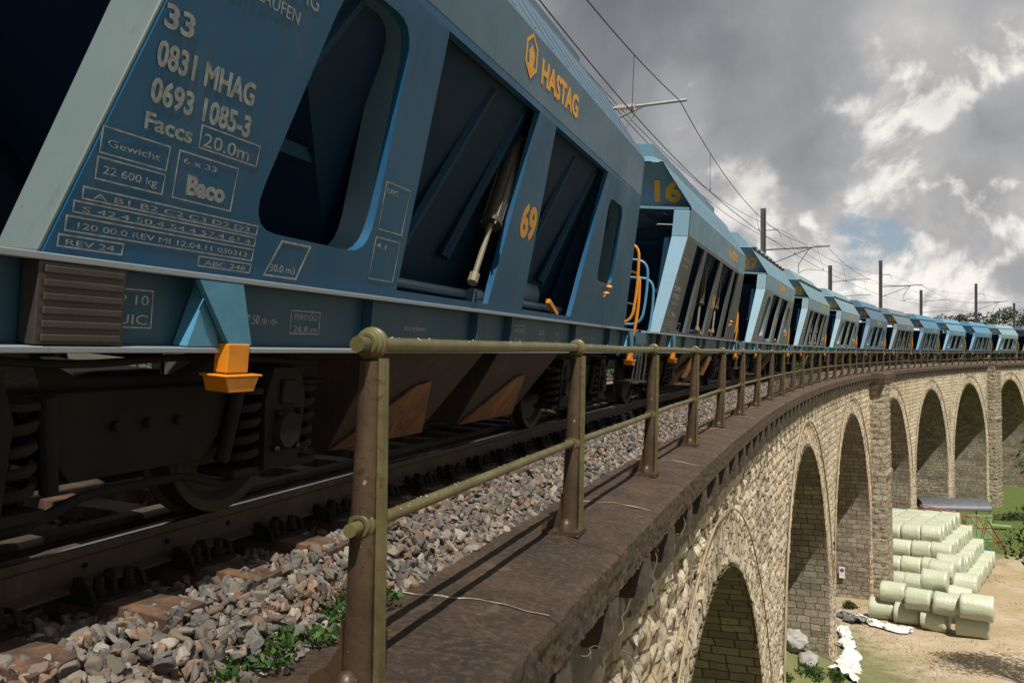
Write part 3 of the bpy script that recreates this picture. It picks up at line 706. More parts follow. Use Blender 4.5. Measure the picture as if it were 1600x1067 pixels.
# ------------------------------------------------------------------ ballast and track
S = np.concatenate([np.arange(-6, 30, .25), np.arange(30, 182, 1.0)])
prof = np.array([(8.75, -1.12), (6.5, -1.06), (5.6, -.95), (5.1, -.94), (4.4, -1.0), (3.6, -1.03), (2.9, -1.125), (2.62, -1.12), (2.42, -1.085), (2.25, -1.14), (2.1, -1.26), (1.95, -1.36), (1.7, -1.5)])
SS, OO = np.meshgrid(S, prof[:, 0]); _, HH = np.meshgrid(S, prof[:, 1]); HH = HH + .03 * (fbm(SS * 2, OO * 2, 3, 9) - .5)
ix = np.arange(SS.size).reshape(SS.shape); F = np.stack([ix[:-1, :-1], ix[:-1, 1:], ix[1:, 1:], ix[1:, :-1]], -1).reshape(-1, 4)
tag(mesh_np('ballast_bed', PN(OO, SS, HH).reshape(-1, 3), F, BED, smooth=True), kind='structure')
def bed_h(off): return np.interp(off, prof[::-1, 0], prof[::-1, 1])
def rocks(name, s, off, size, lift, sub, seed, spread=1.0):
    rg = np.random.default_rng(seed); bm = bmesh.new(); bmesh.ops.create_icosphere(bm, subdivisions=sub, radius=1)
    base = np.array([v.co[:] for v in bm.verts]); tri = np.array([[v.index for v in f.verts] for f in bm.faces]); bm.free()
    shapes = []
    for i in range(14):
        b2 = base.copy()
        # cut by random planes: angular crushed stone
        for k in range(11):
            nrm = rg.normal(size=3); nrm /= np.linalg.norm(nrm); dd = rg.uniform(.30, .62)
            ex = b2 @ nrm - dd; b2 = b2 - np.outer(np.clip(ex, 0, None), nrm)
        b2 *= np.array([1.45, rg.uniform(.9, 1.3), rg.uniform(.6, 1.0)]); shapes.append(b2 + rg.normal(size=b2.shape) * .012)
    n = len(s); pos = PN(off, s, bed_h(off) + lift)
    pal = np.array([(.25, .225, .19), (.12, .117, .115), (.055, .058, .066), (.34, .30, .245), (.20, .105, .06), (.16, .135, .11), (.24, .155, .10), (.08, .083, .09), (.19, .165, .14), (.10, .075, .055)])
    V = np.empty((n, len(base), 3)); 
    q = rg.normal(size=(n, 4)); q /= np.linalg.norm(q, axis=1)[:, None]
    w_, x_, y_, z_ = q.T
    Rm = np.stack([1 - 2 * (y_ * y_ + z_ * z_), 2 * (x_ * y_ - z_ * w_), 2 * (x_ * z_ + y_ * w_), 2 * (x_ * y_ + z_ * w_), 1 - 2 * (x_ * x_ + z_ * z_), 2 * (y_ * z_ - x_ * w_),
                   2 * (x_ * z_ - y_ * w_), 2 * (y_ * z_ + x_ * w_), 1 - 2 * (x_ * x_ + y_ * y_)], -1).reshape(n, 3, 3)
    sh = rg.integers(0, 14, n); B = np.array(shapes)[sh]
    V = np.einsum('nij,nkj->nki', Rm, B) * size[:, None, None] + pos[:, None, :]
    F = (tri[None] + (np.arange(n) * len(base))[:, None, None]).reshape(-1, 3)
    colr = (pal[rg.integers(0, len(pal), n)] * .8 + pal.mean(1)[rg.integers(0, len(pal), n)][:, None] * .2) * rg.uniform(.7, 1.3, (n, 1)); colr = (colr * .74 + np.array([.13, .10, .068]) * .26) * .88
    o = mesh_np(name, V.reshape(-1, 3), F, BALLAST, np.repeat(colr, len(base), 0)); return o
def scatter(s0, s1, o0, o1, dens, seed, smin, smax):
    rg = np.random.default_rng(seed); n = int((s1 - s0) * abs(o1 - o0) * dens)
    return rg.uniform(s0, s1, n), rg.uniform(o0, o1, n), rg.uniform(smin, smax, n) ** 1.0
parts_ = []
for (s0_, s1_, oa, ob, dn, sd, mn, mx, sub) in (
        (1.2, 9, 2.04, 3.05, 760, 1, .022, .050, 3), (9, 20, 2.05, 3.0, 480, 2, .026, .050, 2), (20, 42, 2.05, 2.9, 330, 3, .026, .048, 1),
        (42, 90, 2.05, 2.8, 150, 4, .03, .055, 1), (1.2, 12, 3.0, 5.9, 170, 5, .024, .045, 2), (12, 34, 3.0, 5.6, 70, 6, .03, .05, 1), (90, 160, 2.0, 2.8, 60, 7, .035, .06, 1)):
    s_, o_, z_ = scatter(s0_, s1_, oa, ob, dn, sd, mn, mx)
    lf = np.random.default_rng(sd + 90).uniform(-.01, .04, len(s_))
    lf = lf - .03 * (o_ < 2.12) - .02 * (o_ > 2.85)
    parts_.append(rocks('ballast', s_, o_, z_, lf, sub, sd))
V = []; A = []; Fq = []; k = 0
for o in parts_:
    me = o.data; v = np.empty(len(me.vertices) * 3, np.float32); me.vertices.foreach_get('co', v); v = v.reshape(-1, 3)
    f = np.empty(len(me.loops), np.int32); me.loops.foreach_get('vertex_index', f); c_ = np.empty(len(v) * 4, np.float32)
    me.color_attributes['stone'].data.foreach_get('color', c_); V.append(v); A.append(c_.reshape(-1, 4)); Fq.append(f.reshape(-1, 3) + k); k += len(v)
    bpy.data.objects.remove(o); bpy.data.meshes.remove(me)
tag(mesh_np('ballast_stones', np.concatenate(V), np.concatenate(Fq), BALLAST, np.concatenate(A)),
    'loose crushed grey and brown ballast stones heaped beside the rails', 'ballast', kind='stuff')

def track_pt(v, w, s):   # canted track frame
    return P(3.64 - v * math.cos(CANT) - w * math.sin(CANT), s, -.745 - v * math.sin(CANT) + w * math.cos(CANT))
def rail(v0, hgt, name, label, top=True, s1=162):
    rp = [(-.036, 0), (.036, 0), (.037, -.012), (.033, -.038), (.0085, -.052), (.0085, -hgt + .03), (.065, -hgt + .010), (.067, -hgt), (-.067, -hgt), (-.065, -hgt + .010), (-.0085, -hgt + .03), (-.0085, -.052), (-.033, -.038), (-.037, -.012)]
    S = np.concatenate([np.arange(-6, 30, .5), np.arange(30, s1, 1.5)]); m = MB(); n = len(rp); t = MB()
    vs = []
    for s in S: vs += [track_pt(v0 + a, b_ - .001, s) for a, b_ in rp]
    fs = [(i * n + j, i * n + (j + 1) % n, (i + 1) * n + (j + 1) % n, (i + 1) * n + j) for i in range(len(S) - 1) for j in range(n)]
    m.add(vs, fs); r = m.build(name, RAILM, None, 25)
    tag(r, label, 'rail')
    if top:
        vs = []
        for s in S: vs += [track_pt(v0 + .004, .0008, s), track_pt(v0 + .026, .0008, s)]
        fs = [(i * 2, i * 2 + 1, i * 2 + 3, i * 2 + 2) for i in range(len(S) - 1)]
        t.add(vs, fs); t.build('running_surface', RAILTOP, r)
    return r
r1 = rail(.75, .172, 'steel_rail', 'near running rail beside the ballast shoulder, rust brown web and bright worn head')
rail(-.75, .172, 'steel_rail', 'far running rail half hidden under the train, bright worn head')
rail(.50, .15, 'guard_rail', 'dull rusty guard rail laid just inside the near running rail', top=False)
# bolt holes and rail joint near the camera
mb = MB()
for s_ in (2.55, 3.1, 3.62, 4.1):
    a = track_pt(.76, -.09, s_); b_ = track_pt(.772, -.09, s_); mb = MB(); mb.tube([a, b_], .012, 10); mb.build('joint_bolt', UNDER, r1)
# sleepers with their fastenings
def fastening():
    m = MB(); m.box(-.17, .17, -.10, .10, 0, .018)
    for x in (-.085, .085):
        m.lathe([(.0, .10), (.018, .10), (.022, .085), (.022, .05), (.034, .048), (.034, .03), (.026, .018)], 'z', 6, (x, -.045, 0))
        m.lathe([(.0, .075), (.02, .075), (.024, .055), (.024, .032), (.034, .03), (.034, .018)], 'z', 6, (x, .058, 0))
    m.tube(arc_pts([(-.02, -.07, .02), (-.02, -.07, .075), (-.02, .0, .085), (-.02, .02, .04)], .03), .012, 6)
    m.tube(arc_pts([(-.15, -.08, .02), (-.15, -.06, .075), (-.15, .0, .07), (-.15, .02, .03)], .03), .012, 6)
    m.tube(arc_pts([(.15, -.08, .02), (.15, -.06, .075), (.15, .0, .07), (.15, .02, .03)], .03), .012, 6)
    me = m.mesh('fastening'); me.materials.append(UNDER); return me
sm = MB(); sm.box(-.12, .12, -1.30, 1.30, -.15, 0)
bm = bmesh.new(); bm.from_mesh(sm.mesh()); bmesh.ops.subdivide_edges(bm, edges=[e for e in bm.edges if abs((e.verts[0].co - e.verts[1].co).y) > 1], cuts=30)
for v in bm.verts:
    v.co += Vector((mnoise.noise(v.co * 4), 0, mnoise.noise(v.co * 3 + Vector((5, 5, 5))))) * .012
sme = bpy.data.meshes.new('sleeper'); bm.to_mesh(sme); bm.free(); sme.materials.append(SLEEPER)
def ORD(i):
    n = i + 1; return '%d%s' % (n, 'th' if 10 <= n % 100 <= 20 else {1: 'st', 2: 'nd', 3: 'rd'}.get(n % 10, 'th'))
fme = fastening(); first = None; i = 0; s = 1.15
while s < 62:
    o = bpy.data.objects.new('wooden_sleeper', sme); COL.objects.link(o)
    o.location = track_pt(0, -.192, s + random.uniform(-.02, .02)); o.rotation_euler = (CANT, 0, head(s) + random.uniform(-.015, .015))
    tag(o, f'weathered brown wooden sleeper under the rails, {ORD(i)} along the track from the camera', 'sleeper', 'wooden sleepers under the track')
    if s < 34:
        for vv in (.86, .60):
            f_ = bpy.data.objects.new('rail_fastening', fme); COL.objects.link(f_); f_.parent = o; f_.location = (0, -(vv + (.02 if vv > .7 else -.02)), .002)
            if vv < .7: f_.rotation_euler = (0, 0, math.pi)
    s += .645; i += 1

# ------------------------------------------------------------------ railing
fen = empty('iron_railing', P(1.6, 3.11, -1.3))
tag(fen, 'old cast iron railing with two round olive rails on tapered posts along the coping', 'railing')
def fpar(o): o.parent = fen; o.matrix_parent_inverse = Matrix.Translation(-Vector(fen.location)); return o
FO = 1.60; S1 = 3.11; FS = 3.245; HT = 0.036; HL = -0.655
def fo(h): return FO - .060 * (h + 1.3) / 1.33
SR = np.concatenate([np.arange(S1 - .12, 40, .4), np.arange(40, 160, 1.5)])
for hh, rr in ((HT, .030), (HL, .026)):
    m = MB(); m.tube([P(fo(hh), s, hh + .004 * math.sin(s * 1.3)) for s in SR], rr, 16); fpar(m.build('hand_rail', OLIVE, None, 50))
    m = MB()
    for k in range(90):    # droppings and paint blisters on the top of the tube
        s = S1 + random.random() ** 1.5 * 14; a = random.uniform(-.9, .9)
        c = P(fo(hh) - math.sin(a) * rr, s, hh + .004 * math.sin(s * 1.3) + math.cos(a) * rr); r0 = random.uniform(.002, .0055)
        t_ = Vector((math.cos(head(s)), math.sin(head(s)), 0))
        m.tube([c - t_ * r0 * random.uniform(1, 1.6), c, c + t_ * r0 * random.uniform(1, 1.6)], [r0 * .3, r0, r0 * .3], 6)
    dr = m.build('paint_blisters', plain('pale_dropping', (.30, .28, .25), .9, bump=0), fen); dr.matrix_parent_inverse = Matrix.Translation(-Vector(fen.location)); dr['kind'] = 'stuff'
def post_meshes():
    # local x = along the line (forward), y = left (away from camera side), z = up from the coping
    H0 = 1.335
    m = MB(); n = 16
    lv = [(0, .150, .075), (.10, .128, .066), (.35, .118, .062), (.72, .108, .056), (1.05, .094, .050), (1.27, .080, .044)]
    rings = []
    for z, w, d in lv:     # D-shaped section: rounded towards the camera end (-x), flat web
        rg = [(-d * .9 * math.sin(math.pi * j / 8), -w / 2 + .5 * w * (1 - math.cos(math.pi * j / 8)), z) for j in range(9)]
        rg += [(d * .35, w / 2, z), (d * .35, -w / 2, z)]
        rings.append(rg)
    k = len(rings[0]); vs = [p for r in rings for p in r]; fs = [(i * k + j, i * k + (j + 1) % k, (i + 1) * k + (j + 1) % k, (i + 1) * k + j) for i in range(len(rings) - 1) for j in range(k)]
    fs += [tuple(range(k)), tuple((len(rings) - 1) * k + j for j in range(k))]; m.add(vs, fs)
    shaft = m.mesh('shaft'); shaft.materials.append(BROWN)
    m = MB()      # outer flange: a flat rib along the camera side, flaring to the foot
    def pr(z): return np.interp(z, [0, .06, .18, 1.27], [.078, .070, .062, .042])
    zs = [0, .05, .12, .3, .6, .9, 1.15, 1.28]
    out = [(-.03, z) for z in zs]
    vs = []; fs = []
    for z in zs:
        w = float(np.interp(z, [0, 1.27], [.075, .040])); d = float(np.interp(z, [0, .12, 1.27], [.05, .040, .030]))
        vs += [(-d * .5, -w, z), (d, -w, z), (d, -w - .022, z), (-d * .5, -w - .022, z)]
    for i in range(len(zs) - 1):
        for j in range(4): fs.append((i * 4 + j, i * 4 + (j + 1) % 4, i * 4 + 4 + (j + 1) % 4, i * 4 + 4 + j))
    fs += [(0, 1, 2, 3), tuple(len(vs) - 4 + j for j in range(4))]; m.add(vs, fs); fl = m.mesh('flange'); fl.materials.append(OLIVE)
    m = MB(); m.box(-.16, .075, -.11, .16, -.002, .028)       # foot plate
    for sgn in (1,):     # curved gusset spreading inwards
        poly = [(.05, 0), (.20, 0), (.19, .04), (.12, .075), (.075, .15), (.06, .26)]
        m.prism([(a, b) for a, b in poly], lambda a, b: (-.035, a, b + .02), lambda a, b: (.03, a, b + .02))
    m.lathe([(.0, .088), (.018, .085), (.036, .070), (.048, .046), (.054, .0)], 'z', 16, (-.095, .0, .026))
    foot = m.mesh('foot'); foot.materials.append(BROWN)
    rings_ = []
    for hh, R0 in ((1.336, .060), (.645, .054)):
        m = MB(); m.lathe([(.030, -.052), (.042, -.052), (.046, -.046), (.046, -.036), (.052, -.034), (.058, -.026), (.058, -.014), (R0 + .004, -.010), (R0 + .004, .010), (.058, .014), (.058, .026), (.052, .034), (.046, .036), (.046, .046), (.042, .052), (.030, .052)], 'x', 20, (0, 0, hh))
        ring = m.mesh('collar'); ring.materials.append(OLIVE); rings_.append(ring)
    for me in (shaft, fl, foot, *rings_):
        for v in me.vertices: v.co.y -= .060 * v.co.z / 1.33
        me.polygons.foreach_set('use_smooth', [True] * len(me.polygons)); me.set_sharp_from_angle(angle=rad(32))
    return shaft, fl, foot, rings_
shaft, fl, foot, RINGS = post_meshes()
NP = 46
for i in range(NP):
    s = S1 + i * FS; p = P(FO, s, -1.30)
    o = bpy.data.objects.new('post', shaft); COL.objects.link(o); o.location = p - Vector(fen.location); o.rotation_euler = (0, 0, head(s)); o.parent = fen
    for nm, me in (('flange', fl), ('foot', foot), ('collar', RINGS[0]), ('collar', RINGS[1])):
        if i > 24 and nm == 'foot': continue
        c = bpy.data.objects.new(nm, me); COL.objects.link(c); c.parent = o
# infill of thin vertical bars under the lower rail on a few bays
for b0 in range(7, 12):
    sa = S1 + b0 * FS + .12; sb = sa + FS - .24; m = MB()
    for hh in (-1.22, HL - .08): m.tube([P(fo(hh), sa + (sb - sa) * k / 4, hh) for k in range(5)], .014, 5)
    inf = fpar(m.build('bar_infill', BROWN))
    for j in range(9):
        q = sa + (sb - sa) * j / 8; m = MB(); m.tube([P(FO, q, -1.29), P(fo(HL), q, HL - .02)], .012, 5); m.build('bar', BROWN, inf)

# ------------------------------------------------------------------ wagons
def side_v(w): return 1.23 + .2 * min(max((w - 1.19) / 1.6, 0), 1)
def S3(u, w, d=0.0): return (u, -(side_v(w) + d), w)          # camera side of the wagon
def E3(a, b, d, u=-4.3): return (u - d, -a, b)                  # near end
BAND0, BAND1, SL, TOPW = 2.83, 3.33, 4.05, 4.54
def both(meshf):
    return [meshf(1), meshf(-1)]
def flip(me):
    m2 = me.copy()
    for v in m2.vertices: v.co.y = -v.co.y
    m2.flip_normals(); return m2
def body_shell(hip, stripes=True):
    m = MB()
    # closed loft of the section from band bottom to ridge, with thickness given by closing underneath
    U = 4.14
    sec = [(1.40, BAND0 - .0), (1.43, BAND0 + .03), (1.435, BAND1 - .01), (1.42, BAND1 + .02), (.905, SL), (.90, SL + .03)]
    if hip: top = [(.62, SL + .20), (.60, 4.47), ]; uu = [U, U, U, U, U, U, U - .45, U - .45]
    else: top = [(.86, SL + .05), (.42, TOPW)]; uu = [U, U, U, U, U, U, U - .04, U - .10]
    sec = sec + top
    n = len(sec)
    IN = 4.14 - .46     # the number panel leans back under the roof
    for a in (-1, 1):
        vs = []
        for (v, w), u in zip(sec, uu): vs += [(-u, -a * v, w), (u, -a * v, w)]
        m.add(vs, [(2 * i, 2 * i + 1, 2 * i + 3, 2 * i + 2) for i in range(n - 1)])
    # ends
    for e in (-1, 1):
        vs = []
        for (v, w), u in zip(sec, uu): vs += [(e * u, -v, w), (e * u, v, w)]
        m.add(vs, [(2 * i, 2 * i + 1, 2 * i + 3, 2 * i + 2) for i in range(5, n - 1)])
        m.add([(e * IN, -1.40, BAND1), (e * IN, 1.40, BAND1), (e * U, .89, SL + .01), (e * U, -.89, SL + .01)], [(0, 1, 2, 3)])
        for a in (-1, 1): m.add([(e * U, a * 1.42, BAND1), (e * IN, a * 1.40, BAND1), (e * U, a * .90, SL)], [(0, 1, 2)])
    # roof and floor of the shell
    u = uu[-1]; v = sec[-1][0]; w = sec[-1][1]
    if hip:
        m.add([(-u, -v, w), (u, -v, w), (u, v, w), (-u, v, w), (-u + .08, -v + .06, w - .02), (u - .08, -v + .06, w - .02), (u - .08, v - .06, w - .02), (-u + .08, v - .06, w - .02),], [(0, 1, 5, 4), (1, 2, 6, 5), (2, 3, 7, 6), (3, 0, 4, 7)])
        m.add([(-u + .1, -v + .08, w - .25), (u - .1, -v + .08, w - .25), (u - .1, v - .08, w - .25), (-u + .1, v - .08, w - .25)], [(0, 1, 2, 3)])
    else: m.add([(-u, -v, w), (u, -v, w), (u, v, w), (-u, v, w)], [(0, 1, 2, 3)])
    m.add([(-3.68, -1.40, BAND0), (3.68, -1.40, BAND0), (3.68, 1.40, BAND0), (-3.68, 1.40, BAND0)], [(0, 1, 2, 3)])
    # ledge under the number panel
    for e in (-1, 1):
        m.box(min(e * 3.68, e * 4.12), max(e * 3.68, e * 4.12), -1.40, 1.40, BAND1 - .05, BAND1 - .005)
    make_seams(m)
    return m
def make_seams(m):
    for i in range(17):       # pressed seams down the sloping roof plate
        u = -3.92 + .49 * i
        for a in (-1, 1):
            p = [(1.412, BAND1 + .04), (.925, SL - .03)]
            m.hexa([(u - .012, -a * p[0][0], p[0][1]), (u + .012, -a * p[0][0], p[0][1]), (u + .012, -a * (p[0][0] + .005), p[0][1] + .004), (u - .012, -a * (p[0][0] + .005), p[0][1] + .004),
                    (u - .012, -a * p[1][0], p[1][1]), (u + .012, -a * p[1][0], p[1][1]), (u + .012, -a * (p[1][0] + .005), p[1][1] + .004), (u - .012, -a * (p[1][0] + .005), p[1][1] + .004)])
    return m
def side_frame(kind):
    outer = [(-4.77, 1.19), (4.77, 1.19), (4.14, BAND0 + .02), (-4.14, BAND0 + .02)]
    if kind == 'A':
        holes = [round_poly([(-3.72, 1.41), (-2.60, 1.41), (-2.56, 2.68), (-3.26, 2.68)], .22, 5),
                 [(-2.16, 1.24), (-.56, 1.24), (-.25, 2.80), (-2.12, 2.80)],
                 [(.30, 1.24), (1.94, 1.24), (2.25, 2.80), (.23, 2.80)],
                 round_poly([(2.72, 1.68), (3.50, 1.68), (3.27, 2.58), (2.55, 2.58)], .14, 5)]
    else:
        holes = [[(-3.50, 1.24), (-2.55, 1.24), (-2.32, 2.80), (-3.20, 2.80)],
                 [(-2.10, 1.24), (-.36, 1.24), (-.14, 2.80), (-2.02, 2.80)],
                 [(.30, 1.24), (1.90, 1.24), (2.02, 2.80), (.22, 2.80)],
                 [(2.32, 1.24), (3.25, 1.24), (3.05, 2.80), (2.36, 2.80)]]
    me = plate([outer] + holes, .05, lambda a, b, d: S3(a, b, d - .025), 'side_frame')
    return me, holes
def reveal(holes, ids, depth=.14):
    m = MB()
    for k in ids:
        h = holes[k]; n = len(h)
        vs = [S3(a, b, -.05) for a, b in h] + [S3(a, b, -depth - .05) for a, b in h]
        m.add(vs, [(i, (i + 1) % n, (i + 1) % n + n, i + n) for i in range(n)])
    return m
def pillar_mb(e_, a_):
    m = MB()
    for e in (e_,):
        for a in (a_,):
            # flared corner pillar: end face turned to the end of the wagon
            top = [(e * 4.15, 1.425, BAND1 - .06), (e * 4.15, 1.15, BAND1 - .06), (e * 4.02, 1.15, BAND1 - .06), (e * 4.02, 1.425, BAND1 - .06)]
            mid = [(e * 4.17, 1.425, BAND0), (e * 4.17, 1.15, BAND0), (e * 4.04, 1.15, BAND0), (e * 4.04, 1.40, BAND0)]
            bot = [(e * 4.79, 1.225, 1.19), (e * 4.79, 1.04, 1.19), (e * 4.69, 1.04, 1.19), (e * 4.69, 1.20, 1.19)]
            for A, B in ((bot, mid), (mid, top)):
                m.hexa([(p[0], -a * p[1], p[2]) for p in A] + [(p[0], -a * p[1], p[2]) for p in B])
    return m
def hopper_mb():
    m = MB()
    # double-sloped bin hanging in the frame
    t = [(-4.15, 1.36, 2.95), (4.15, 1.36, 2.95)]
    def ring(u, v, w): return [(-u, -v, w), (u, -v, w), (u, v, w), (-u, v, w)]
    A = ring(3.68, 1.38, 3.0); B = ring(3.62, 1.30, 2.72); C_ = ring(2.3, .85, 1.25); D_ = ring(2.1, .8, 1.0)
    for a, b in ((A, B), (B, C_), (C_, D_)):
        m.add(a + b, [(i, (i + 1) % 4, (i + 1) % 4 + 4, i + 4) for i in range(4)])
    m.add(D_, [(0, 1, 2, 3)])
    return m
WEBS = (-3.9, -2.30, -.05, 2.30, 3.9); BRACES = ((-3.7, -2.9), (-1.7, -1.0), (-.95, -.35), (.7, 1.3), (1.5, 2.1), (2.9, 3.5))
def rib_mb(a_, webs, braces):
    m = MB()
    for a in (a_,):
        for u in webs:       # web plates from bin to frame
            k = 1 if abs(u) < 3 else .9
            poly = [(1.19, 1.20), (1.40, BAND0), (.98 if abs(u) > 1 else .9, BAND0), (.90, 1.20)]
            m.prism(poly, lambda p, q, u=u: (u - .012, -a * p, q), lambda p, q, u=u: (u + .012, -a * p, q))
        for u0, u1 in braces:     # slanting stiffeners
            m.tube([(u0, -a * 1.00, 1.55), (u1, -a * 1.29, 2.76)], .045, 6)
        if not webs and not braces: m.box(-4.2, 4.2, min(-a * 1.02, -a * .95), max(-a * 1.02, -a * .95), 1.86, 1.93)
    return m
def chute(u0, u1):
    m = MB(); T = .87; B = .20
    def ring(ua, ub, va, vb, w): return [(ua, -va, w), (ub, -va, w), (ub, -vb, w), (ua, -vb, w)]
    m.hexa(ring(u0 + .22, u1 - .22, .78, .30, B) + ring(u0, u1, 1.20, .15, T))
    return m
def gusset(u0, u1, a=1):       # rusty triangular gate plate on the chute
    T = .87; B = .20
    def pt(u, t, d): return (u, -(.78 + .42 * t + d), B + (T - B) * t)
    tri = [(u0 + .22, 0), (u1 - .22, 0), (u0 + .22 + .62 * (u1 - u0 - .44), .66), (u0 + .5 * (u1 - u0) - .05, .62)]
    m = MB(); m.prism(tri, lambda p, q: pt(p, q, .004), lambda p, q: pt(p, q, .03)); return m
def solebar_mb():
    m = MB(); E = 5.62
    for a in (-1, 1):
        def bx(u0, u1, v0, v1, w0, w1): m.box(u0, u1, min(-a * v0, -a * v1), max(-a * v0, -a * v1), w0, w1)
        bx(-E, E, 1.155, 1.18, .885, 1.165)              # web
        for u in (-5.3, -2.45, -.75, .05, 2.2, 3.9, 5.3):       # web stiffeners
            bx(u - .01, u + .01, 1.18, 1.245, .886, 1.164)
    for e in (-1, 1):
        m.box(min(e * E, e * (E - .03)), max(e * E, e * (E - .03)), -1.154, 1.154, .80, 1.164)
        m.box(min(e * 4.9, e * 5.6), max(e * 4.9, e * 5.6), -1.0, 1.0, 1.172, 1.182)
    m.box(-4.9, 4.9, -.35, .35, .95, 1.12)
    return m
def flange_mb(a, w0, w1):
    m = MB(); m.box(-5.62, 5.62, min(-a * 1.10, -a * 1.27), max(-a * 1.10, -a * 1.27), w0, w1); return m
def bracket_mb(u_, a_):
    m = MB()
    for u in (u_,):
        for a in (a_,):
            m.prism([(u - .16, 1.16), (u + .13, 1.16), (u + .22, .90), (u + .06, .90)], lambda p, q: (p, -a * 1.275, q), lambda p, q: (p, -a * 1.30, q))
            m.prism([(u - .05, 1.15), (u - .16, .89), (u + .04, .89)], lambda p, q: (p, -a * 1.19, q), lambda p, q: (p, -a * 1.262, q))
    return m
def jack_mb(u_, a_):
    m = MB()
    for u in (u_,):
        for a in (a_,):
            m.box(u - .075, u + .075, -a * 1.31 if a > 0 else 1.24, -a * 1.24 if a > 0 else 1.31, .78, .905)
            m.prism([(u - .12, .765), (u + .12, .765), (u + .085, .70), (u - .09, .70)], lambda p, q: (p, -a * 1.22, q), lambda p, q: (p, -a * 1.34, q))
            m.box(u - .13, u + .13, min(-a * 1.21, -a * 1.35), max(-a * 1.21, -a * 1.35), .765, .775)
    return m
def buffer_mb(e, a_):
    m = MB()
    for a in (a_,):
        m.lathe([(.0, 0), (.16, 0), (.16, .02), (.10, .03), (.095, .30), (.075, .31), (.07, .50), (.20, .52), (.225, .545), (.22, .565), (.12, .585), (.0, .59)], 'x', 18, (0, -a * .875, 0))
    me = m.mesh()
    for v in me.vertices: v.co = Vector((e * (5.62 + v.co.x), v.co.y, 1.03 + v.co.z))
    return me
def coupling_mb(e):
    m2 = MB()
    m2.box(min(e * 5.6, e * 6.0), max(e * 5.6, e * 6.0), -.06, .06, .93, 1.10)
    m2.tube(arc_pts([(e * 5.98, 0, 1.0), (e * 6.2, 0, .9), (e * 6.22, 0, .68), (e * 6.1, 0, .6)], .08), .028, 6)
    m2.tube(arc_pts([(e * 5.6, .35, .92), (e * 5.9, .36, .8), (e * 6.2, .3, .62), (e * 6.45, .2, .66)], .1), .022, 6)
    return m2
def hoop_mb(u, v0, v1, w0, w1):
    m = MB(); m.tube(arc_pts([(u, -v0, w1), (u, -v1, w1), (u + .02, -v1 - .02, w0 + .5), (u, -v1 + .02, w0), (u, -v0, w0 - .01)], .20, 6), .021, 8); return m
def platform_mb(e):
    m = MB()
    m.box(min(e * 4.95, e * 5.58), max(e * 4.95, e * 5.58), -1.05, 1.05, 1.192, 1.21)
    for a in (-.8, .8): m.tube([(e * 5.5, a, 1.2), (e * 5.5, a, 2.15)], .02, 6)
    m.tube([(e * 5.5, -.8, 2.15), (e * 5.5, .8, 2.15)], .02, 6); m.tube([(e * 5.5, -.8, 1.7), (e * 5.5, .8, 1.7)], .016, 6)
    m.box(min(e * 5.05, e * 5.45), max(e * 5.05, e * 5.45), -.5, .1, 1.22, 1.5)
    m.lathe([(.13, -.25), (.16, -.24), (.16, .24), (.13, .25)], 'y', 14, (e * 5.0, .35, 1.42))
    m.tube(arc_pts([(e * 5.2, -.9, 1.2), (e * 5.25, -.9, 1.6), (e * 5.3, -.2, 1.65), (e * 5.2, .5, 1.4)], .1), .018, 6)
    for q in range(5): m.tube([(e * 5.55, -.62, 1.25 + .0 * q), (e * 5.55, -.62, 1.3)], .012, 5)
    return m
def step_mb(e):
    m = MB(); u0, u1 = e * 5.72, e * 6.02
    for w in (.42,): m.box(min(u0, u1), max(u0, u1), -1.28, -1.0, w, w + .02)
    for u in (u0, u1): m.tube(arc_pts([(u, -1.2, 1.0), (u, -1.24, .8), (u, -1.22, .43)], .1), .016, 6)
    return m
def axlebox_mb():
    m = MB()
    m.prism([(-.15, .28), (.15, .28), (.18, .62), (.12, .78), (-.12, .78), (-.18, .62)], lambda p, q: (p, -.96, q), lambda p, q: (p, -1.16, q))
    m.lathe([(.0, -1.20), (.09, -1.20), (.105, -1.17), (.11, -1.14)], 'y', 14, (0, 0, .47)); return m
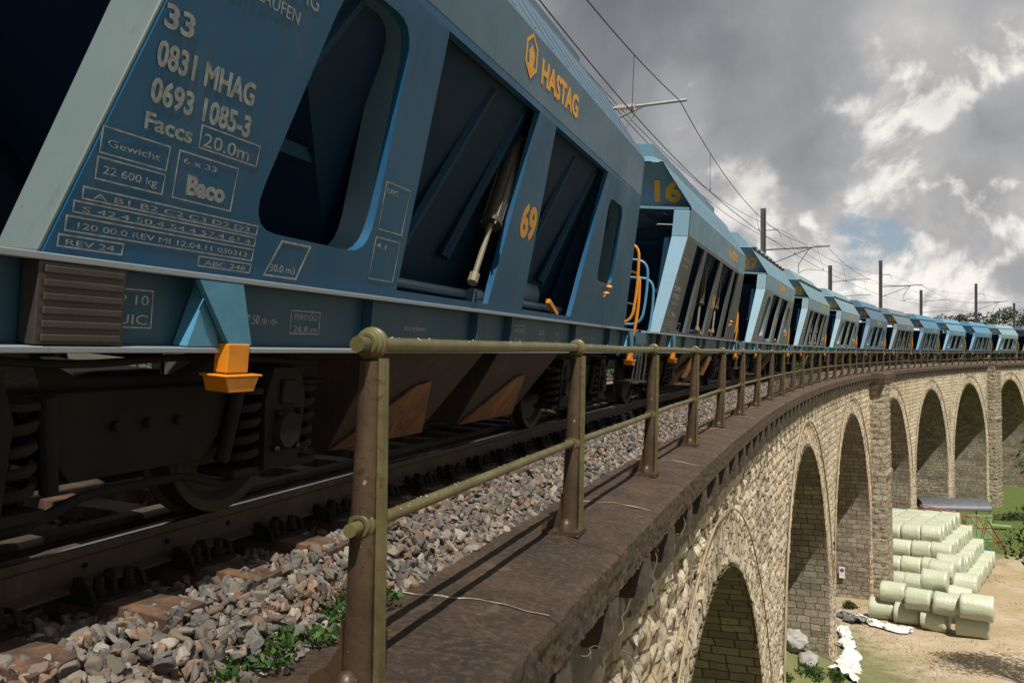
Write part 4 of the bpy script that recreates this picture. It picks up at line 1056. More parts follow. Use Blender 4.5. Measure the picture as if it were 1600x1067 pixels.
def bogie(cu):
    """frame in wagon coordinates, centre at cu"""
    m = MB(); wb = .90
    for a in (-1, 1):
        # side frame: shallow V-belly between the wheels, arms over the axle boxes
        top = [(-1.42, .80), (-1.15, .88), (-.62, .88), (-.3, .74), (.3, .74), (.62, .88), (1.15, .88), (1.42, .80)]
        bot = [(1.42, .70), (1.2, .66), (.66, .66), (.38, .36), (-.38, .36), (-.66, .66), (-1.2, .66), (-1.42, .70)]
        m.prism(top + bot, lambda p, q: (cu + p, -a * .94, q), lambda p, q: (cu + p, -a * 1.02, q))
        m.prism(bot, lambda p, q: (cu + p, -a * .90, q), lambda p, q: (cu + p, -a * 1.08, q - .0))
        m.tube(arc_pts([(cu - 1.30, -a * 1.04, .30), (cu - .55, -a * 1.06, .22), (cu - .3, -a * 1.06, .30), (cu + .3, -a * 1.06, .30), (cu + .55, -a * 1.06, .22), (cu + 1.30, -a * 1.04, .30)], .1), .022, 6)
        for d in (-wb, wb):
            m.box(cu + d - .36, cu + d - .10, min(-a * .93, -a * 1.14), max(-a * .93, -a * 1.14), .26, .30)
            m.box(cu + d + .10, cu + d + .36, min(-a * .93, -a * 1.14), max(-a * .93, -a * 1.14), .26, .30)
    for a in (-1, 1):
        for d in (-wb, wb):
            m.tube(arc_pts([(cu + d - .52 * (1 if d > 0 else -1), -a * .80, .80), (cu + d - .50 * (1 if d > 0 else -1), -a * .80, .42), (cu + d - .40 * (1 if d > 0 else -1), -a * .80, .30)], .1), .03, 6)      # brake hanger
            m.box(cu + d - .06, cu + d + .06, min(-a * 1.18, -a * 1.12), max(-a * 1.18, -a * 1.12), .60, .72)
            m.tube([(cu + d * .55, -a * 1.10, .34), (cu + d * .62, -a * 1.12, .70)], .035, 8)                  # damper
            for q in (-.09, .09):
                for w_ in (.38, .56): m.lathe([(.0, -.03), (.018, -.03), (.018, .0)], 'y', 6, (cu + d + q, -a * 1.17, w_))
        m.tube(arc_pts([(cu - 1.2, -a * 1.12, .86), (cu - .5, -a * 1.13, .80), (cu + .2, -a * 1.13, .84), (cu + 1.2, -a * 1.12, .80)], .3), .018, 6)
        for q in (-.18, 0, .18): m.lathe([(.0, -.02), (.025, -.02), (.025, .0)], 'y', 6, (cu + q, -a * 1.09, .56))
    m.box(cu - .25, cu + .25, -.93, .93, .52, .76); m.box(cu - .18, cu + .18, -.3, .3, .76, .95)
    for e in (-1.38, 1.38): m.box(cu + e - .05, cu + e + .05, -.93, .93, .70, .80)
    return m
def spring_mb(cu, d_, q_, a=1):
    m = MB()
    for d in (d_,):
        for q in (q_,):
            n = 60; m.tube([(cu + d + q + .085 * math.cos(2 * math.pi * 4.5 * i / n), -a * 1.06 + .085 * math.sin(2 * math.pi * 4.5 * i / n), .31 + .34 * i / n) for i in range(n + 1)], .021, 6)
            m.lathe([(.0, .655), (.105, .655), (.105, .68), (.0, .70)], 'z', 12, (cu + d + q, -a * 1.06, 0))
    return m
def wheel_me():
    m = MB()
    prof = [(.0, -.12), (.085, -.12), (.09, -.06), (.12, -.045), (.36, -.015), (.405, -.055), (.455, -.06), (.46, -.02), (.462, .05), (.49, .065), (.488, .08), (.41, .075), (.37, .02), (.12, .03), (.09, .05), (.0, .05)]
    m.lathe(prof, 'y', 40); me = m.mesh('wheel'); me.materials.append(WHEELM)
    me.polygons.foreach_set('use_smooth', [True] * len(me.polygons)); me.set_sharp_from_angle(angle=rad(30)); return me
WHEEL = wheel_me()
def cylinder_mb(ut, ub, vt=1.22, vb=1.24):
    m = MB(); a = Vector((ut, -vt, 2.58)); b = Vector((ub, -vb, 1.84)); d = (b - a).normalized()
    m.tube([a, a + d * .04, a + d * .041, b - d * .041, b - d * .04, b], [.085, .085, .068, .068, .085, .085], 16)
    m.tube([a - d * .12, a], [.03, .05], 8)
    for q in range(4):
        k = math.pi / 4 + q * math.pi / 2; p = Vector((math.cos(k) * .078, math.sin(k) * .078, 0)); m.tube([a + p, b + p], .009, 5)
    return m
def rod_mb(ut, ub, vt=1.22, vb=1.24):
    a = Vector((ut, -vt, 2.58)); b = Vector((ub, -vb, 1.84)); d = (b - a).normalized()
    m = MB(); m.tube([b - d * .02, b + d * .50], .022, 8); m.tube([b + d * .48, b + d * .56], .04, 8)
    m.tube([a + Vector((.11, -.03, 0)), b + Vector((.11, -.03, 0))], .016, 6); return m
def valves_mb(kind):
    m = MB()
    for u in ((-.6, -.25) if kind == 'A' else (-.7, .9)):
        m.lathe([(.0, -.1), (.05, -.1), (.05, .1), (.0, .1)], 'x', 10, (u, -1.15, 1.30))
        m.box(u - .10, u + .1, -1.20, -1.10, 1.192, 1.26)
    m.tube([(-1.9, -1.08, 1.30), (2.1, -1.08, 1.30)], .035, 8)
    m.lathe([(.0, -.5), (.15, -.5), (.17, -.46), (.17, .46), (.15, .5), (.0, .5)], 'x', 16, (1.2, -.8, 1.42))
    return m
def lever_mb(u_):
    m = MB()
    for u in (u_,):
        m.hexa([(u - .10, -1.22, 1.34), (u + .22, -1.22, 1.22), (u + .22, -1.17, 1.22), (u - .10, -1.17, 1.34), (u - .09, -1.22, 1.38), (u + .24, -1.22, 1.26), (u + .24, -1.17, 1.26), (u - .09, -1.17, 1.38)])
    return m
def knob_mb():
    m = MB()
    m.lathe([(.0, .03), (.03, .02), (.042, .0), (.03, -.015), (.0, -.015)], 'z', 12, (3.22, -1.33, 1.64))
    m.lathe([(.0, .02), (.035, .015), (.042, .0), (.0, -.01)], 'z', 12, (3.10, -1.33, 1.56)); m.tube([(3.22, -1.33, 1.62), (3.2, -1.28, 1.52)], .01, 5); return m
def box_mb():
    m = MB(); m.box(-4.81, -4.42, -1.262, -1.19, .889, 1.163)
    for i in range(6): m.box(-4.79, -4.44, -1.272, -1.2625, .90 + .045 * i, .925 + .045 * i)
    return m
def sign_plate(u0, u1, w0, w1, d=.0, body=None, rows=2, solebar=True):
    """white framed panel with rows of small print"""
    f = (lambda a, b, z: (a, -(1.181 + d + z), b)) if solebar else (lambda a, b, z: S3(a, b, .002 + z))
    t = .006 if solebar else .009; ms = []
    ms.append(plate([[(u0, w0), (u1, w0), (u1, w1), (u0, w1)], [(u0 + t, w0 + t), (u1 - t, w0 + t), (u1 - t, w1 - t), (u0 + t, w1 - t)]], .001, f))
    if body:
        hh = (w1 - w0) / rows
        for i, bd in enumerate(body[:rows]):
            ms.append(text_mesh(bd, hh * .72, lambda a, b, z, i=i: f(u0 + .03 + a, w1 - hh * (i + .80) + b, z), width=(u1 - u0 - .06)))
    return ms
def hinge_mb(i):
    m = MB()
    for i in (i,):
        u = -3.8 + i * .95
        m.box(u - .10, u + .10, -.99, -.90, SL + .005, SL + .075); m.tube([(u - .14, -.955, SL + .035), (u + .14, -.955, SL + .035)], .035, 6)
    return m
def hinge_rail_mb():
    m = MB(); m.box(-4.05, 4.05, -.925, -.885, SL + .01, SL + .055); return m

MESHCACHE = {}; LETS = {}
def wpart(name, key, fn, mat, parent, smooth=None, bevel=0, color=None):
    if key not in MESHCACHE:
        r = fn(); me = r.mesh(name) if isinstance(r, MB) else r
        if not me.materials: me.materials.append(mat)
        if smooth: me.polygons.foreach_set('use_smooth', [True] * len(me.polygons)); me.set_sharp_from_angle(angle=rad(smooth))
        MESHCACHE[key] = me
    ob = bpy.data.objects.new(name, MESHCACHE[key]); COL.objects.link(ob); ob.parent = parent
    if bevel:
        b = ob.modifiers.new('bevel', 'BEVEL'); b.width = bevel; b.segments = 2; b.limit_method = 'ANGLE'; b.angle_limit = rad(35)
    if color: ob.color = color
    return ob
def lettering_panel():
    ms = []
    def T(txt, u, w, size, wd=None, bold=.0): ms.append(text_mesh(txt, size, lambda a, b, z: S3(u + a, w + b, .0009 + z), bold=bold * size / .13, width=wd))
    T('HASTAG AG', -4.16, 2.42, .11, .66); T('8413 LAUFEN', -4.14, 2.32, .08, .52)
    T('33', -4.42, 2.05, .115, .16, .004); T('0831 MHAG', -4.42, 1.91, .125, .59, .004)
    T('0693 1085-3', -4.42, 1.78, .12, .60, .004); T('Faccs', -4.43, 1.68, .085, .26, .003); T('20.0m', -4.10, 1.685, .075, .30)
    for u0, u1, w0, w1 in ((-4.12, -3.73, 1.672, 1.765), (-4.61, -4.27, 1.55, 1.645), (-4.61, -4.27, 1.46, 1.54), (-4.22, -3.85, 1.46, 1.645), (-4.65, -3.64, 1.385, 1.43), (-4.68, -3.64, 1.335, 1.378), (-4.70, -3.64, 1.27, 1.325), (-4.72, -4.42, 1.215, 1.26), (-4.0, -3.64, 1.215, 1.26)):
        t = .006; ms.append(plate([[(u0, w0), (u1, w0), (u1, w1), (u0, w1)], [(u0 + t, w0 + t), (u1 - t, w0 + t), (u1 - t, w1 - t), (u0 + t, w1 - t)]], .0008, lambda a, b, z: S3(a, b, .001 + z)))
    T('Gewicht', -4.58, 1.58, .035, .26); T('22 600 kg', -4.58, 1.485, .04, .27); T('6 x 33', -4.19, 1.60, .03, .2); T('Baco', -4.15, 1.49, .10, .24, .006)
    T('A B1 B2 C2 C3 D2 D3', -4.60, 1.395, .028, .9); T('S 42.4 50.4 54.4 57.4 61.4', -4.64, 1.343, .028, .96); T('120 00.0 REV MI 12.04.11 030313', -4.66, 1.285, .03, .96)
    T('REV 24', -4.69, 1.225, .028, .22); T('ABC 248', -3.96, 1.225, .028, .28)
    q = [(-3.54, 1.215), (-3.26, 1.215), (-3.18, 1.39), (-3.44, 1.39)]; ms.append(plate([q, [(-3.525, 1.225), (-3.27, 1.225), (-3.20, 1.38), (-3.43, 1.38)]], .0008, lambda a, b, z: S3(a, b, .001 + z)))
    T('30.0 m3', -3.50, 1.24, .05, .21)
    T('UIC', -2.52, 1.77, .04, .14); T('4.1', -2.52, 1.46, .04, .12)
    for u0, u1, w0, w1 in ((-2.54, -2.23, 1.56, 1.83), (-2.54, -2.23, 1.28, 1.52)):
        t = .006; ms.append(plate([[(u0, w0), (u1, w0), (u1, w1), (u0, w1)], [(u0 + t, w0 + t), (u1 - t, w0 + t), (u1 - t, w1 - t), (u0 + t, w1 - t)]], .0008, lambda a, b, z: S3(a, b, .001 + z)))
    return ms
def sole_labels():
    ms = sign_plate(-3.20, -2.92, .95, 1.07, body=['FERODO', '26.8 m'])
    ms += sign_plate(-4.40, -4.18, .95, 1.10, body=['P 10', 'UIC'])
    ms += sign_plate(.30, .62, .93, 1.10, body=['HASTAG', 'REV 2']); ms += sign_plate(1.05, 1.25, .95, 1.07, body=['KE', 'GP'])
    ms += sign_plate(1.62, 1.75, .96, 1.06, body=['P', 'A'])
    ms.append(text_mesh('S. 7.50 m -o-', .06, lambda a, b, z: (-3.62 + a, -(1.181 + z), .99 + b))); ms.append(text_mesh('Achtung Bremse', .05, lambda a, b, z: (-1.9 + a, -(1.181 + z), 1.0 + b)))
    ms.append(text_mesh('HASTAG 07.12', .05, lambda a, b, z: (2.6 + a, -(1.181 + z), 1.0 + b)))
    return ms
def hastag_mesh(u0):
    ms = [text_mesh('HASTAG', .26, lambda a, b, z: (u0 + .40 + a, -(1.4362 + z), 3.015 + b), bold=.010, width=1.15)]
    f = lambda a, b, z: (u0 + a * 1.4, -(1.4362 + z), 2.96 + b)
    hx = [(.0, .09), (.10, .0), (.20, .09), (.20, .26), (.10, .34), (.0, .26)]
    ms.append(plate([hx, [(.10 + (a - .10) * .80, .17 + (b - .17) * .84) for a, b in hx]], .001, f))
    ms.append(plate([[(.10, .03), (.17, .10), (.135, .10), (.15, .19), (.10, .25), (.05, .19), (.065, .10), (.03, .10)]], .001, f))
    return join_meshes(ms, 'lettering')
def sidenum_mesh(txt):
    return text_mesh(txt, .36, lambda a, b, z: S3(-.17 + a + (b * -.12), 1.83 + b, .0012 + z), bold=.014, width=.40 if len(txt) > 1 else .2)
def endnum_mesh(txt):
    k_ = .46 / .72
    return text_mesh(txt, .44, lambda a, b, z: (-(3.685 + k_ * (.14 + b)) - z, -(.64 + a), BAND1 + .14 + b), bold=.018, width=.46 if len(txt) > 1 else .22)

def wagon(i, s0, kind, hip, colr, dull, num, label, blue_front=False, detail=2):
    root = empty('hopper_wagon', P(3.64, s0, -.745), (CANT, 0, head(s0)))
    tag(root, label, 'hopper wagon', 'hopper wagons of the gravel train')
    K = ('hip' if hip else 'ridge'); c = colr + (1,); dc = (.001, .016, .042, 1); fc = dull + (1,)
    b = wpart('body_shell', 'shell' + K, lambda: body_shell(hip), PAINT, root, bevel=.012, color=c)
    fr = wpart('side_frame', 'frame' + kind, lambda: side_frame(kind)[0], PAINT, root, bevel=.006, color=fc)
    wpart('side_frame', 'frame2', lambda: flip(plate([[(-4.77, 1.19), (4.77, 1.19), (4.14, 2.85), (-4.14, 2.85)], [(-2.16, 1.24), (-.56, 1.24), (-.25, 2.80), (-2.12, 2.80)], [(.30, 1.24), (1.94, 1.24), (2.25, 2.80), (.23, 2.80)]], .05, lambda a, b_, d: S3(a, b_, d - .025))), PAINT, root, color=dc)
    if kind == 'A':
        for k_ in (0, 3): wpart('window_lip', 'lip%d' % k_, lambda: reveal(side_frame('A')[1], (k_,), .16), PAINT, fr, 40, color=c)
    for e in (-1, 1):
        for a in (-1, 1): wpart('end_pillar', 'pillar%d%d' % (e, a), lambda: pillar_mb(e, a), PAINT, root, bevel=.01, color=((.085, .118, .120, 1) if i == 0 else tuple(min(1, x * 1.25 + .03) for x in c[:3]) + (1,)))
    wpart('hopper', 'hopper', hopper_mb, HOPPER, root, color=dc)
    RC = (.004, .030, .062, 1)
    for a in (-1, 1):
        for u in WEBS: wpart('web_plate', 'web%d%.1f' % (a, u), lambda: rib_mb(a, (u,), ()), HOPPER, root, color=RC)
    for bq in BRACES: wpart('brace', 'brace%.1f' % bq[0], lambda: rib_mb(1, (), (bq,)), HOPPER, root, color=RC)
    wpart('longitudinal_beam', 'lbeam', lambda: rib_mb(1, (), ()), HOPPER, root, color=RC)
    sb = wpart('underframe', 'sole', solebar_mb, PAINT, root, bevel=.004, color=(.004, .040, .075, 1) if i == 0 else tuple(x * .42 for x in c[:3]) + (1,))
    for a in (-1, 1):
        for w0, w1 in ((1.165, 1.19), (.862, .885)): wpart('flange', 'flg%d%.1f' % (a, w0), lambda: flange_mb(a, w0, w1), PAINT, sb, bevel=.004, color=tuple(x * .5 + .16 for x in c[:3]) + (1,))  # flanges lighter than the web: worn edges, their highlight put into the colour
    for e in (-1, 1):
        for a in (-1, 1): wpart('buffer', 'buf%d%d' % (e, a), lambda: buffer_mb(e, a), UNDER, root, 35)
        wpart('coupling', 'coup%d' % e, lambda: coupling_mb(e), UNDER, root, 35)
        wpart('end_platform', 'plat%d' % e, lambda: platform_mb(e), DARKBOX, root, 40)
        wpart('step', 'step%d' % e, lambda: step_mb(e), DARKBOX, root)
    for j, (u0, u1) in enumerate(((-2.25, -.42), (-.08, 1.80))):
        ch = wpart('discharge_chute', 'ch%d' % j, lambda: chute(u0, u1), CHUTE, root, bevel=.01)
        wpart('gate_plate', 'gp%d' % j, lambda: gusset(u0, u1), RUST, ch)
    if kind == 'B':
        for u_ in (-1.76, .43):
            wpart('discharge_door', 'door%.2f' % u_, lambda: MB().hexa([(u_, -1.12, .37), (u_ + .50, -1.12, .35), (u_ + .50, -1.09, .35), (u_, -1.09, .37), (u_ + .53, -1.20, .79), (u_ + 1.03, -1.20, .75), (u_ + 1.03, -1.17, .75), (u_ + .53, -1.17, .79)]), DOORM, root, bevel=.004)
    for j, cu in enumerate((-4.05, 3.15)):
        bg_ = wpart('bogie', 'bog%d' % j, lambda: bogie(cu), UNDER, root, bevel=.008)
        for d in (-.90, .90):
            for q in (-.24, .24): wpart('coil_spring', 'spr%d%.1f%.1f' % (j, d, q), lambda: spring_mb(cu, d, q), UNDER, bg_, 60)
            ab = wpart('axle_box', 'axb', axlebox_mb, UNDER, bg_, 30); ab.location = (cu + d, 0, 0)
            for y in (-.76, .76):
                w_ = bpy.data.objects.new('wheel', WHEEL); COL.objects.link(w_); w_.parent = bg_; w_.location = (cu + d, y, .462)
                if y > 0: w_.rotation_euler = (0, 0, math.pi)
    wpart('handrail', 'hoopa', lambda: hoop_mb(5.92, .66, 1.12, 1.28, 2.45), ORANGE, root, 60)
    wpart('handrail', 'hoopb', lambda: hoop_mb(6.10, .80, 1.13, 1.03, 2.05), ORANGE, root, 60)
    if blue_front:
        wpart('handrail', 'hoopc', lambda: hoop_mb(-5.55, .50, 1.10, 1.28, 2.28), LBLUE, root, 60); wpart('handrail', 'hoopd', lambda: hoop_mb(-5.30, .75, 1.16, 1.05, 2.02), LBLUE, root, 60)
    if detail >= 1:
        if kind == 'A' and i == 0: cy = ((0.0, -.50),)
        elif kind == 'B': cy = ((-.75, -1.00), (1.35, 1.10))
        else: cy = ()
        for j, (ut, ub) in enumerate(cy):
            cyl = wpart('air_cylinder', 'cyl%s%d' % (kind, j), lambda: cylinder_mb(ut - .15, ub - .15), CYL, root, 35)
            wpart('piston_rod', 'rod%s%d' % (kind, j), lambda: rod_mb(ut - .15, ub - .15), CHROME, cyl, 40)
        wpart('valve_gear', 'valve' + kind, lambda: valves_mb(kind), LBLUE if False else PAINT, root, 40, color=c)
        for u in ((1.3,) if kind == 'A' else (-.75, .75)): wpart('lever', 'lever%.2f' % u, lambda: lever_mb(u), ORANGE, root)
        for a in (-1, 1):
            for u in (-3.90, 5.0):
                wpart('bracket', 'brk%.1f%d' % (u, a), lambda: bracket_mb(u, a), LBLUE, sb); wpart('jacking_foot', 'jack%.1f%d' % (u, a), lambda: jack_mb(u + .12, a), ORANGE, root, bevel=.006)
        wpart('signal_knob', 'knob', knob_mb, ORANGE, root, 50)
    if i in (0, 1): wpart('equipment_box', 'box', box_mb, DARKBOX, root, bevel=.004)
    wpart('company_lettering', 'hastag%d' % (kind == 'B'), lambda: hastag_mesh(-.73 if kind == 'A' else .9), LETTER_Y, b)
    if i <= 3:
        if 'L' not in LETS: LETS['L'] = lettering_panel(); LETS['S'] = sole_labels()
        for q_, me_ in enumerate(LETS['L']): wpart('lettering', 'panel%d' % q_, lambda: me_, LETTER_W, fr)
        if i <= 1:
            for q_, me_ in enumerate(LETS['S']): wpart('lettering', 'solel%d' % q_, lambda: me_, LETTER_W, sb)
    if num:
        wpart('wagon_number', 'en' + num, lambda: endnum_mesh(num), LETTER_Y, b)
        if kind == 'A' or i < 2: wpart('side_number', 'sn' + num, lambda: sidenum_mesh(num), LETTER_Y, fr)
    if not hip:
        wpart('hinge_rail', 'hrail', hinge_rail_mb, DARKBOX, b)
        for h_ in range(9): wpart('flap_hinge', 'hinge%d' % h_, lambda: hinge_mb(h_), DARKBOX, b, 40)
    return root
BLUE = (.030, .145, .24)
W = [
 (7.10, 'A', True, (.055, .110, .160), (.000, .062, .150), '69', 'blue hopper wagon numbered 69, nearest the camera and filling the left of the picture', False),
 (19.33, 'B', True, (.095, .185, .25), (.050, .054, .058), '16', 'second hopper wagon with a grey side frame and large 16 on its blue end', True),
 (32.53, 'A', False, (0.135, 0.235, 0.295), (0.13, 0.15, 0.15), '27', 'third hopper wagon, faded pale grey blue, with a 7 on its dark end', False),
 (45.73, 'B', False, (0.14, 0.235, 0.28), (0.11, 0.13, 0.13), '43', 'fourth hopper wagon, pale green grey with narrow grey side posts', False),
 (58.93, 'A', False, (0.155, 0.25, 0.30), (0.14, 0.165, 0.165), '33', 'fifth hopper wagon, pale with bright blue plates behind its side windows', False),
 (72.13, 'A', False, (0.075, 0.13, 0.2), (0.085, 0.14, 0.2), '10', 'sixth hopper wagon, slate blue with tall rounded side windows', False),
 (85.33, 'B', False, (0.12, 0.165, 0.2), (0.07, 0.078, 0.082), '18', 'seventh hopper wagon, dull dark grey band and grey side posts', False),
 (98.53, 'B', False, (0.065, 0.17, 0.27), (0.08, 0.12, 0.145), '21', 'eighth hopper wagon, clear mid blue with a 21 on its end', False),
 (111.73, 'A', False, (0.11, 0.25, 0.36), (0.1, 0.14, 0.165), '60', 'ninth hopper wagon, bright light blue roof with two slim side windows', False),
 (124.93, 'B', False, (0.075, 0.21, 0.33), (0.09, 0.135, 0.16), '57', 'tenth hopper wagon, strong light blue roof and grey blue posts', False),
 (138.13, 'A', False, (0.2, 0.31, 0.36), (0.13, 0.18, 0.2), '36', 'eleventh hopper wagon, very pale blue with deep blue plates in its openings', False),
 (151.33, 'B', False, (0.09, 0.13, 0.17), (0.07, 0.09, 0.11), '52', 'last hopper wagon in sight, dark blue, cut off by the right edge of the picture', False)]
for i, (s0, kind, hip, c, d, num, lab, bf) in enumerate(W):
    wagon(i, s0, kind, hip, c, d, num, lab, bf, 2)

# ------------------------------------------------------------------ overhead line
def i_mast(h_top, w=.30):
    m = MB(); z0 = -1.2; t = .02
    m.box(-w / 2, w / 2, -w / 2, -w / 2 + t, z0, h_top); m.box(-w / 2, w / 2, w / 2 - t, w / 2, z0, h_top); m.box(-.012, .012, -w / 2 + t, w / 2 - t, z0, h_top)
    m.box(-w / 2 - .1, w / 2 + .1, -w / 2 - .1, w / 2 + .1, z0 - .1, z0); return m
def insulator(m, a, b, n=7, r=.085):
    a, b = Vector(a), Vector(b); path = []; rs = []
    for i in range(n):
        for t, rr in ((0, .035), (.25, .035), (.3, r), (.6, r * .8), (.65, .035)):
            path.append(a.lerp(b, (i + t) / n)); rs.append(rr)
    m.tube(path, rs, 10)
TIPO = 3.42
MA = [(22.4, 9.0, 6.24), (59.4, 9.35, 6.66), (101.0, 9.7, 6.95), (142.5, 9.8, 7.12)]
WA = []
for k, (s, ht, ah) in enumerate(MA):
    mo = 7.35
    root = empty('catenary_mast', P(mo, s, -1.2), (0, 0, head(s)))
    lab = ['mast with a long insulated arm reaching over the nearest blue wagon', 'tall dark steel mast rising behind the third wagon, long arm to the right', 'tall steel mast in the middle of the row with arm towards the right', 'tall steel mast near the right edge above the pale wagons'][k]
    tag(root, lab, 'mast', 'overhead line masts')
    # local: -y towards the line (camera side)
    m = i_mast(ht + 1.2); me = m.mesh('pole')
    for v in me.vertices: v.co.z += 1.2 - 1.2
    me.materials.append(MAST); o = finish('pole', me, MAST, root)
    Z = ah + 1.2; Lr = mo - TIPO
    ia, ib = Lr - 1.60, Lr - 1.12
    m = MB(); m.tube([(0, -.15, Z), (0, -ia, Z)], .045, 8); m.tube([(0, -ib, Z), (0, -Lr - .18, Z + .03)], .042, 8)
    m.tube([(0, -.15, Z - 1.05), (0, -ib - .25, Z)], .03, 6); m.tube([(0, -.15, Z + .0), (0, -.15, Z - .75)], .03, 6)
    m.tube([(0, -Lr * .74, Z), (0, -Lr * .56, Z - 1.05), (0, -Lr * .56, Z - 1.60)], .025, 6)
    m.tube(arc_pts([(0, -Lr * .56, Z - 1.60), (0, -Lr * .68, Z - 1.35), (0, -Lr * .95, Z - 1.50)], .2), .018, 6)
    m.tube([(0, -.15, Z + 1.25), (0, -.95, Z + 1.25)], .03, 6); m.tube([(0, -.9, Z + 1.25), (0, -1.15, Z + .75)], .02, 6)
    finish('cantilever_arm', m.mesh(), ARM if k == 0 else MAST, root, 40)
    m = MB(); insulator(m, (0, -ia, Z), (0, -ib, Z)); finish('insulator', m.mesh(), INSUL if k == 0 else MAST, root, 40)
MBm = [(41.5, 7.2), (79.7, 7.4), (116.8, 7.5), (158.5, 7.7)]
for k, (s, ht) in enumerate(MBm[1:]):
    mo = 7.0; root = empty('catenary_mast', P(mo, s, -1.2), (0, 0, head(s)))
    tag(root, ['shorter mast behind the fourth and fifth wagons with two thin arms', 'shorter mast between the two right hand tall masts', 'short mast at the far right edge of the picture'][k], 'mast', 'overhead line masts')
    finish('pole', i_mast(ht + 1.2, .28).mesh(), MAST, root)
    m = MB()
    for Z in (ht - .2, ht - 2.1 + 1.2 - .6): m.tube([(0, -.14, Z + (0 if Z > 6 else 0)), (0, -2.2, Z + .12), (0, -3.2, Z + .10)], .03, 6)
    finish('bracket_arm', m.mesh(), MAST, root, 40)
def wire(name, label, f, s0, s1, r, n=160):
    m = MB(); m.tube([f(s0 + (s1 - s0) * i / n) for i in range(n + 1)], r, 5); return tag(m.build(name, WIRE, None, 60), label, 'wire', 'overhead wires')
sup = [-18.0] + [a[0] for a in MA] + [180.0]; suh = [6.3] + [a[2] + .04 for a in MA] + [7.1]
def mess_h(s):
    i = max(k for k in range(len(sup)) if sup[k] <= s or k == 0); i = min(i, len(sup) - 2)
    t = (s - sup[i]) / (sup[i + 1] - sup[i]); return suh[i] * (1 - t) + suh[i + 1] * t - 4 * .95 * t * (1 - t)
mw = wire('messenger_wire', 'upper sagging carrier wire of the overhead line, held by the long arms', lambda s: P(TIPO, s, mess_h(s)), -14, 178, .012, 300)
cw = wire('contact_wire', 'straight contact wire hanging from the droppers over the track', lambda s: P(3.25 + .22 * math.sin(s / 19 * math.pi / 2), s, 4.72 + .0022 * s), -14, 178, .011, 200)
for i, s in enumerate([q for q in np.arange(-11, 170, 9.5)]):
    m = MB(); a = P(TIPO, s, mess_h(s)); b_ = P(3.25 + .22 * math.sin(s / 19 * math.pi / 2), s, 4.72 + .0022 * s); m.tube([a, b_], .007, 5)
    m.tube([b_, b_ + (a - b_).normalized() * .12], .016, 6); m.build('dropper', WIRE, mw)
for k, (o_, hh) in enumerate(((6.3, 7.8), (5.4, 6.6))):
    wire('feeder_wire', ['higher feeder wire left of the track', 'lower feeder wire left of the track'][k],
         lambda s, o_=o_, hh=hh: P(o_, s, hh - .5 * math.sin(math.pi * ((s + 18) % 40) / 40) + .003 * s), -14, 178, .011, 240)

# ------------------------------------------------------------------ plants
def leaves(n, centres, size, squash=.6, seed=1, shape=None):
    """many small leaf-shaped faces round given centres: (pos, radius)"""
    rg = np.random.default_rng(seed); C_ = np.array([c[0][:] for c in centres]); R_ = np.array([c[1] for c in centres])
    k = rg.choice(len(C_), n, p=R_ ** 2 / np.sum(R_ ** 2)); d = rg.normal(size=(n, 3)); d /= np.linalg.norm(d, axis=1)[:, None]
    rr = R_[k] * rg.uniform(.15, 1, n) ** .5; pos = C_[k] + d * rr[:, None] * np.array([1, 1, squash])
    a = rg.normal(size=(n, 3)); a /= np.linalg.norm(a, axis=1)[:, None]; b = np.cross(a, rg.normal(size=(n, 3))); b /= np.linalg.norm(b, axis=1)[:, None]
    sz = size * rg.uniform(.6, 1.3, n)[:, None]; nn = np.cross(a, b) * sz * .18
    V = np.stack([pos - a * sz, pos - b * sz * .45 + nn, pos + a * sz, pos + b * sz * .45 + nn], 1)
    F = np.arange(n * 4).reshape(n, 4); t = np.repeat(rg.uniform(0, 1, n), 4)
    return V.reshape(-1, 3), F, np.stack([t, t, t], -1)
def shrub(name, label, cat, centres, n, size, mat, seed, parent=None, group=None, squash=.6):
    V, F, A = leaves(n, centres, size, squash, seed)
    loc = Vector(centres[0][0]); o = mesh_np(name, V - np.array(loc[:]), F, mat, A); o.location = loc
    return tag(o, label, cat, group)
# ivy at the foot of the first post, weeds along the coping edge
shrub('ivy_plant', 'dark green ivy creeping over ballast and coping left of the first post', 'plant',
      [(P(2.12 + random.uniform(-.12, .16), 2.95 + .16 * i * .75, -1.24 + random.uniform(-.01, .03)), .10) for i in range(11)], 900, .024, LEAF, 3, squash=.35)
shrub('flowering_weed', 'low brownish weed on the ballast behind the ivy', 'plant',
      [(P(2.25 + random.uniform(-.12, .12), 3.3 + .13 * i, -1.15), .10) for i in range(8)], 1300, .008, LEAFR, 4, squash=.6)
shrub('red_weed', 'reddish stonecrop weed on the coping edge right of the first post', 'plant',
      [(P(2.16 + random.uniform(-.08, .08), 4.75 + .10 * i, -1.25), .09) for i in range(6)], 1100, .009, LEAFR, 5)
for k, (s, o_) in enumerate(((6.0, 2.24), (6.6, 2.30), (8.9, 2.28), (12.6, 2.3), (15.0, 2.32))):
    shrub('small_weed', ['tiny green weed in the ballast between the first and second posts', 'small leafy green weed nearest the second post, left of it', 'green tuft in the ballast between second and third posts', 'weed tuft by the third gap of the railing', 'weed tuft near the fifth post of the railing'][k], 'plant',
          [(P(o_, s + .05 * j, -1.20 + .02 * j), .06) for j in range(3)], 130, .016, LEAF if k != 3 else LEAFR, 20 + k)
shrub('trackside_bush', 'sunlit green plants on the far side of the track under the wagon', 'plant',
      [(P(6.9 + random.uniform(-.3, .3), 4.9 + .2 * i, -1.0), .18) for i in range(5)], 900, .03, LEAF, 6)
shrub('wall_bush', 'green sapling growing from the ballast behind the railing far along the coping', 'plant', [(P(2.2, 40, -.75), .35), (P(2.2, 40.4, -.5), .25)], 260, .05, LEAF, 7, squash=1)

